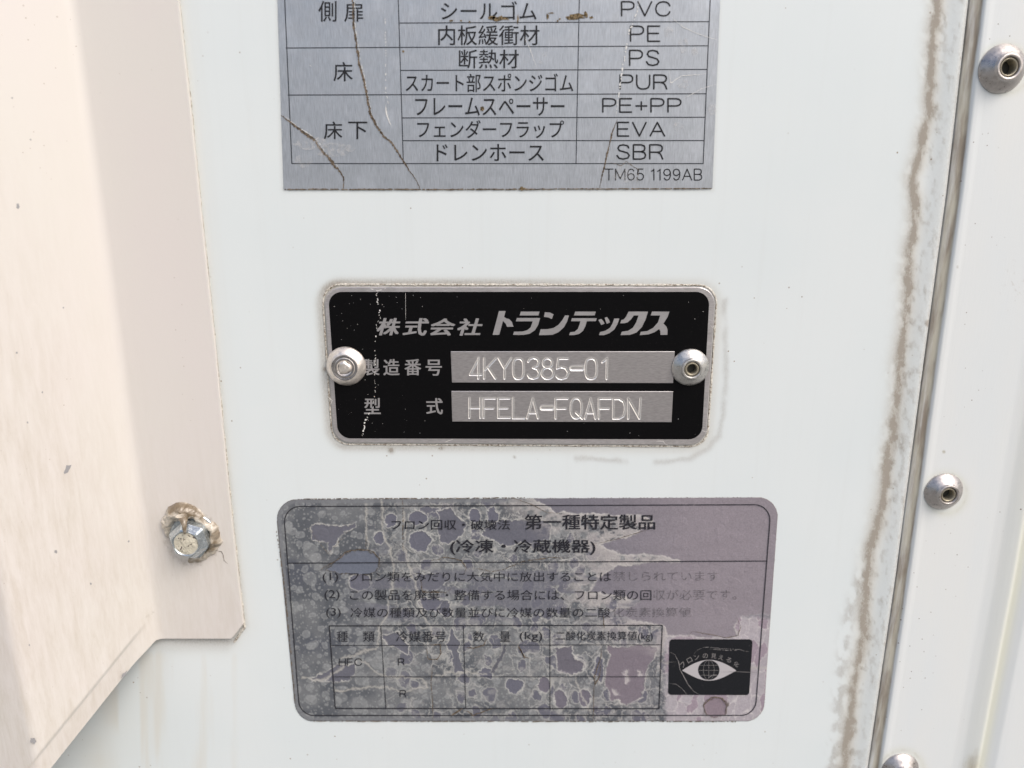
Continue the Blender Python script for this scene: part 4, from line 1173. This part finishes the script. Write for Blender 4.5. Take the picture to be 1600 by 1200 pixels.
patch(z4([(625, 905), (645, 910), (650, 935), (635, 930)]), lin(176, 172, 170), lin(160, 156, 158))
# smooth unblistered region, upper right
SM = [(819, 770), (870, 800), (1010, 806), (1022, 820), (985, 838), (935, 852), (975, 866), (1060, 872), (1062, 877), (965, 883), (935, 905), (925, 925), (1005, 938), (955, 958), (985, 968), (1035, 977), (1041, 994), (1078, 994), (1148, 996), (1151, 968), (1180, 960), (1240, 960), (1240, 760)]
dsm = seg_dist(wx, wy, SM, True) * np.where(inside(wx, wy, SM), 1, -1)
SM2 = [(880, 866), (960, 872), (960, 905), (900, 925), (850, 935), (800, 930), (790, 900), (830, 880)]
torn = sstep(-55, -3, dsm) * sstep(0.35, 0.55, fbm(x / 12, y / 9, 151)) * (dsm < 0)
C = mixc(C, lin(178, 174, 170), torn * 0.75); H += torn * 0.04
smc = lin(116, 115, 123)[None, None] * (1 - sstep(850, 1120, x)[..., None]) + lin(141, 136, 140)[None, None] * sstep(850, 1120, x)[..., None]
smc = smc * (0.94 + 0.12 * fbm(x / 50, y / 16, 161))[..., None] * (0.985 + 0.03 * vnoise(x / 1.4, y / 60, 5))[..., None]
f_ = sstep(-1.0, 1.0, dsm)[..., None]
C = C * (1 - f_) + smc * f_
C = mixc(C, lin(190, 188, 182), np.exp(-((dsm + 1.5) / 1.8) ** 2) * 0.75)
# smoother strip behind the printed lines
f2_ = sstep(0.44, 0.56, fbm(x / 70, y / 14, 171)) * sstep(885, 895, y) * sstep(975, 962, y) * 0.75 * sstep(520, 600, x)
C = mixc(C, lin(108, 109, 118), f2_ * (1 - f_[..., 0]))
# torn paper-like area round the emblem
em = sstep(1035, 1045, wx) * sstep(992, 1000, wy) * (dsm < 0) + sstep(1150, 1156, wx) * sstep(962, 968, wy) * (dsm < 0)
em = np.clip(em, 0, 1)
C = mixc(C, lin(175, 171, 173), em * 0.85)
f1, f2, cid = voro(wx / 14 + wy / 60, wy / 30, 601)
C = mixc(C, lin(148, 135, 144), em * (cid > 0.66) * 0.8)
C = mixc(C, lin(205, 203, 198), em * sstep(0.10, 0.0, f2 - f1) * 0.7)
island(1118, 1105, 19, 15, lin(136, 125, 131), lin(70, 55, 45))
patch(z3([(280, 410), (375, 332), (440, 315), (510, 325), (540, 352), (537, 420), (480, 442), (400, 430)]), lin(106, 112, 124), lin(62, 52, 40), 0.8, 0.9)
# worn edge
de = seg_dist(x, y, ol, True)
C = mixc(C, lin(122, 125, 128), sstep(8.0, 5.0, de) * 0.8 * sstep(900, 700, x))
C = mixc(C, lin(96, 88, 78), sstep(1.6, 0.2, de) * 0.8)
# long pale creases
for k_, pts in enumerate([[(596, 780), (598, 830), (612, 870), (616, 900), (606, 950), (594, 985), (590, 1010), (560, 1020), (535, 1028)], [(632, 800), (634, 870), (650, 900)], [(563, 1030), (590, 1050), (620, 1058), (660, 1062), (668, 1075), (640, 1080), (600, 1074), (525, 1078)],
                          [(680, 1055), (730, 1050), (760, 1052)], [(640, 885), (650, 915), (660, 960), (680, 1000)], [(573, 790), (573, 860)], [(1034, 1035), (1205, 1045)], [(900, 1060), (912, 1090), (922, 1112)], [(475, 1058), (510, 1062), (535, 1040)]]):
    C = mixc(C, lin(176, 174, 166), np.exp(-(seg_dist(wx, wy, pts) / 1.5) ** 2) * 0.8)
H += 0.03 * fbm(x / 5, y / 5, 181) * (1 - f_[..., 0])
Wp = np.zeros(x.shape + (3,))
den = FPX * Fv[1] - Uv[1] * (y - 600)
tt = (YS - CAM[1]) / den
Wp[..., 0] = CAM[0] + (x - 800) * tt
Wp[..., 2] = CAM[2] + (FPX * Fv[2] - Uv[2] * (y - 600)) * tt
M_film = Mat('worn_film', rough=0.40)
gn = M_film.noise((2.4, 2.4, 2.4), 5, 0.7)
cc = M_film.t.nodes.new('ShaderNodeMix'); cc.data_type = 'RGBA'; cc.blend_type = 'MULTIPLY'; cc.inputs['Factor'].default_value = 1
M_film.link(M_film.attr('wear', 'Color'), cc.inputs['A'])
M_film.link(M_film.mix(M_film.ramp(gn, 0.3, 0.7), (0.86, 0.86, 0.86), (1.08, 1.08, 1.08)), cc.inputs['B'])
M_film.color(cc.outputs['Result'])
M_film.rough(M_film.ramp(gn, 0.3, 0.7, 0.34, 0.5))
me = grid_mesh(Wp[..., 0], YS - H, Wp[..., 2], kp, colattr=np.clip(C * (np.array([1.0, 1.0, 1.03]) + np.array([0.02, -0.01, 0.02]) * sstep(760, 1150, x)[..., None]), 0, 1) * 0.86)
film = link('worn_film', me, M_film, low)
so = film.modifiers.new('thickness', 'SOLIDIFY'); so.thickness = 0.12 * MM; so.offset = -1

yi = YS - 0.16
M_wink = Mat('worn_ink', (0.018, 0.018, 0.024), 0.5, 0, 0.3)
M_wink.alpha(M_wink.ramp(M_wink.noise((1.6, 1.6, 1.6), 5, 0.7), 0.30, 0.46, 0.38, 0.96))
M_fade = Mat('faded_ink', (0.10, 0.095, 0.105), 0.5, 0, 0.3)
M_fade.alpha(M_fade.ramp(M_fade.noise((0.8, 0.8, 0.8), 5, 0.7), 0.32, 0.62, 0.12, 0.62))
bl = rounded([np.array(p, float) for p in [(442.5, 791.5), (1205, 788.5), (1180, 1117.8), (468.5, 1118)]], 24, 8)
bl2 = [tuple(p) for p in bl]
ringq = []
def frame_ring(pts, wd):
    out = []; n_ = len(pts); c = np.mean(pts, 0)
    off_ = []
    for i in range(n_):
        p, a_, b_ = np.array(pts[i]), np.array(pts[i - 1]), np.array(pts[(i + 1) % n_])
        t = (b_ - a_); t = t / (np.linalg.norm(t) + 1e-9); nrm = np.array([-t[1], t[0]])
        off_.append((tuple(p + nrm * wd / 2), tuple(p - nrm * wd / 2)))
    for i in range(n_):
        j = (i + 1) % n_; out.append([off_[i][0], off_[j][0], off_[j][1], off_[i][1]])
    return out
link('border_line', quads_mesh(frame_ring(bl2, 1.5), yi), M_wink, low)
tl = [(449, 880, 1199, 876.6, 1.4), (514, 978, 1035, 977, 1.6), (514.4, 977.5, 523.9, 1107.4, 1.7), (1035, 976.9, 1029.6, 1107.8, 1.5), (523.5, 1107, 1030, 1107.4, 1.6),
      (517, 1008.6, 1033.5, 1007.5, 1.0), (520, 1057.7, 1031.5, 1057.5, 1.0), (595, 978, 603, 1107, 1.1), (724, 978, 727.8, 1107, 1.1), (859.2, 977.5, 859.4, 1107.4, 1.1)]
link('table_grid', lines_mesh(tl, yi - 0.02), M_wink, low)
yj = yi - 0.05
put('title_lettering', [("第一種特定製品", 819.6, 803.7, 1024, 827.6), ("(冷凍・冷蔵機器)", 703.4, 843, 930.5, 867)], yj, M_wink, low, bold=0.8)
put('law_lettering', [("フロン回収・破壊法", 611.6, 812, 796.9, 828)], yj, M_wink, low, bold=0.2)
put('notice_lettering', [("(1)", 504, 894.5, 528.5, 910.5), ("フロン類をみだりに大気中に放出することは", 545.5, 893.5, 955, 909), ("(2)", 507, 922, 530.5, 938.5), ("この製品を廃棄・整備する場合には、フロン類の回", 546.7, 921.5, 1018, 938),
                         ("(3)", 509.6, 950, 532.5, 966), ("冷媒の種類及び数量並びに冷媒の数量の二酸", 547.6, 949.5, 953.6, 965)], yj, M_wink, low)
tag(put('faded_lettering', [("禁じられています", 958, 892.5, 1123, 908), ("収が必要です。", 1021, 921.5, 1151, 937.5), ("化炭素換算値", 956.5, 949, 1080, 964.3)], yj, M_fade, low), 'pale rubbed out line ends of the notice')
put('table_lettering', [("種", 526, 986.4, 543.5, 1003), ("類", 567, 986.4, 585.5, 1003), ("冷媒番号", 619, 986.4, 697, 1003), ("数", 739, 986.4, 757, 1003), ("量", 781, 986.4, 797.5, 1003), ("(kg)", 812, 987, 847.5, 1003), ("二酸化炭素換算値(kg)", 868.7, 986.2, 1020, 1003)], yj, M_wink, low)
link('code_lettering', stroke_lettering([("HFC", 529.3, 1028.6, 565.7, 1040.5), ("R", 621.7, 1028.6, 632, 1040), ("R", 624.3, 1078.3, 634.7, 1089.6)], yj, 1.5), M_wink, low)
# emblem
ye = yi - 0.02
emb = link('emblem', flat_polys([[tuple(p) for p in rounded([np.array(p, float) for p in [(1046.3, 999), (1176, 999), (1170.5, 1086), (1044, 1085.7)]], 5, 5)]], ye), None, low)
M_emb = Mat('emblem_black', rough=0.42, spec=0.3)
en = M_emb.noise((0.9, 0.9, 0.9), 6, 0.7, 1.0)
M_emb.color(M_emb.mix(M_emb.ramp(en, 0.60, 0.78), (0.007, 0.008, 0.011), (0.055, 0.055, 0.055)))
M_emb.bump(en, 0.08)
emb.data.materials.append(M_emb.m)
E5 = lambda pts: [(1030 + a_ / 10, 990 + b_ / 10) for a_, b_ in pts]
up = [(358 + (1205 - 358) * t, 578 - 168 * math.sin(math.pi * t) ** 0.92) for t in np.linspace(0, 1, 26)]
dn = [(358 + (1205 - 358) * t, 578 + 157 * math.sin(math.pi * t) ** 1.05) for t in np.linspace(1, 0, 26)][1:-1]
M_eye = Mat('eye_silver', (0.40, 0.385, 0.40), 0.45)
eye = link('eye', flat_polys([E5(up + dn)], ye - 0.03), M_eye, emb)
link('iris', flat_polys([E5([(775 + 168 * math.cos(t), 570 + 155 * math.sin(t)) for t in np.linspace(0, 2 * math.pi, 40)[:-1]])], ye - 0.05), M_emb, emb)
gl = []
for fx in (-0.5, 0, 0.5):
    pts = [(775 + fx * 168 * math.cos(t), 570 + 155 * math.sin(t)) for t in np.linspace(-math.pi / 2, math.pi / 2, 14)]
    gl += ribbon_pts(E5(pts), 0.55, 0, 0.0, step=1, seed=3, taper=False)
for fy in (-0.48, 0.03, 0.52):
    hw = 168 * math.sqrt(1 - fy * fy); gl += ribbon_pts(E5([(775 - hw, 570 + fy * 155), (775 + hw, 570 + fy * 155)]), 0.5, 0, 0.0, step=1, seed=4, taper=False)
M_dim = Mat('dim_silver', (0.20, 0.19, 0.19), 0.5)
link('globe_lines', quads_mesh(gl, ye - 0.07), M_dim, emb)
ch = [("フ", 368, 488, -0.75), ("ロ", 475, 415, -0.5), ("ン", 585, 368, -0.3), ("の", 720, 348, -0.05), ("見", 852, 350, 0.06), ("え", 968, 372, 0.25), ("る", 1088, 412, 0.35), ("化", 1205, 478, 0.55)]
put('emblem_lettering', [(c_, 1030 + (a_ - 40) / 10, 990 + (b_ - 37) / 10, 1030 + (a_ + 40) / 10, 990 + (b_ + 37) / 10, r_) for c_, a_, b_, r_ in ch], ye - 0.05, M_dim, emb)
crs = rpolys([ribbon_pts(E5([(165, 285), (240, 330), (300, 430), (325, 560), (390, 680), (450, 800), (540, 900), (640, 960)]), 0.9, 0, 0.3, seed=41),
              ribbon_pts(E5([(540, 320), (600, 260), (700, 215), (800, 215), (1000, 235), (1250, 250), (1440, 290)]), 0.7, 0, 0.3, seed=42, gap=0.1),
              ribbon_pts(E5([(790, 240), (900, 250), (1050, 262), (1300, 270)]), 1.0, 0, 0.3, seed=43, gap=0.3), ribbon_pts(E5([(160, 780), (260, 790), (360, 860), (440, 960)]), 0.7, 0, 0.3, seed=44),
              ribbon_pts(E5([(950, 600), (1200, 595), (1450, 605), (1590, 610)]), 0.6, 0, 0.1, seed=45), ribbon_pts(E5([(10, 440), (150, 445), (270, 442)]), 0.6, 0, 0.2, seed=46), ribbon_pts(E5([(770, 690), (830, 650), (900, 645)]), 1.5, 0, 0.3, seed=47)])
link('crease', quads_mesh(crs, ye - 0.09), M_dim, emb)
# brown cracked tears of the film
z3 = lambda pts: [(420 + a_ / 3.1575, 760 + b_ / 3.1575) for a_, b_ in pts]
z4 = lambda pts: [(800 + a_ / 3.158, 760 + b_ / 3.158) for a_, b_ in pts]
ck = rpolys([ribbon_pts(z3([(250, 415), (330, 370), (375, 325), (440, 312), (515, 320), (545, 360), (548, 400)]), 1.3, 0, 0.8, seed=51),
             ribbon_pts(z3([(480, 240), (480, 300)]), 0.9, 0, 0.4, seed=52),
             ribbon_pts(z3([(800, 370), (880, 350), (950, 365), (975, 405), (965, 435)]), 1.3, 0, 0.9, seed=53),
             ribbon_pts(z3([(660, 60), (662, 150), (660, 280), (668, 340)]), 1.3, 0, 0.5, seed=54, gap=0.3),
             ribbon_pts(z3([(975, 790), (1010, 800), (1060, 785), (1075, 755)]), 1.8, 0, 0.7, seed=55),
             ribbon_pts(z3([(790, 780), (845, 780), (850, 820), (830, 855), (785, 850), (778, 800)]), 1.6, 0, 0.6, seed=56),
             ribbon_pts(z3([(810, 880), (800, 960), (808, 1050), (812, 1160)]), 1.1, 0, 0.6, seed=57, gap=0.1),
             ribbon_pts(z3([(1230, 790), (1263, 850)]), 1.6, 0, 0.6, seed=58), ribbon_pts(z3([(960, 1100), (1010, 1130), (1080, 1105), (1110, 1095)]), 1.6, 0, 0.8, seed=59),
             ribbon_pts(z3([(900, 1130), (940, 1105), (955, 1095)]), 2.4, 0, 0.6, seed=60), ribbon_pts(z3([(745, 450), (760, 520), (870, 525), (900, 500)]), 1.2, 0, 0.8, seed=61),
             ribbon_pts(z4([(0, 390), (60, 370), (180, 350), (280, 355)]), 1.2, 0, 0.5, seed=62, gap=0.15), ribbon_pts(z4([(445, 790), (430, 870), (405, 940), (410, 980), (430, 940), (440, 860)]), 1.5, 0, 0.6, seed=63),
             ribbon_pts(z4([(405, 980), (400, 1160)]), 1.1, 0, 0.4, seed=64), ribbon_pts(z4([(450, 640), (455, 700)]), 1.4, 0, 0.5, seed=65), ribbon_pts(z4([(0, 55), (100, 90), (170, 128), (260, 135)]), 0.8, 0, 0.3, seed=66),
             ribbon_pts(z4([(400, 285), (520, 260), (680, 210)]), 0.7, 0, 0.3, seed=67), ribbon_pts(z4([(870, 745), (890, 715), (980, 730), (1060, 748), (1115, 735), (1130, 690), (1110, 650)]), 0.8, 0, 0.3, seed=68),
             ribbon_pts(z4([(960, 1130), (945, 1080), (985, 1040), (1040, 1045), (1062, 1085), (1050, 1120)]), 1.5, 0, 0.4, seed=69), ribbon_pts(z4([(30, 780), (60, 840), (85, 850)]), 1.8, 0, 0.4, seed=70),
             ribbon_pts([(432, 830), (445, 920), (455, 1030), (461, 1095)], 1.5, 0, 0.4, seed=71, gap=0.3, taper=False), ribbon_pts([(475, 779.5), (700, 778.5), (820, 777.5)], 1.2, 0, 0.3, seed=72, gap=0.3, taper=False),
             ribbon_pts([(490, 1127), (700, 1127.5), (1150, 1127.5)], 1.3, 0, 0.3, seed=73, gap=0.3, taper=False), ribbon_pts(z3([(1000, 400), (1100, 420), (1180, 400), (1263, 380)]), 0.9, 0, 0.8, seed=74, gap=0.2),
             ribbon_pts(z3([(160, 200), (205, 215), (290, 330), (350, 270), (420, 190)]), 0.6, 0, 0.8, seed=75, gap=0.5)])
link('dirty_crack', quads_mesh(ck, ye - 0.04), M_crack, low)
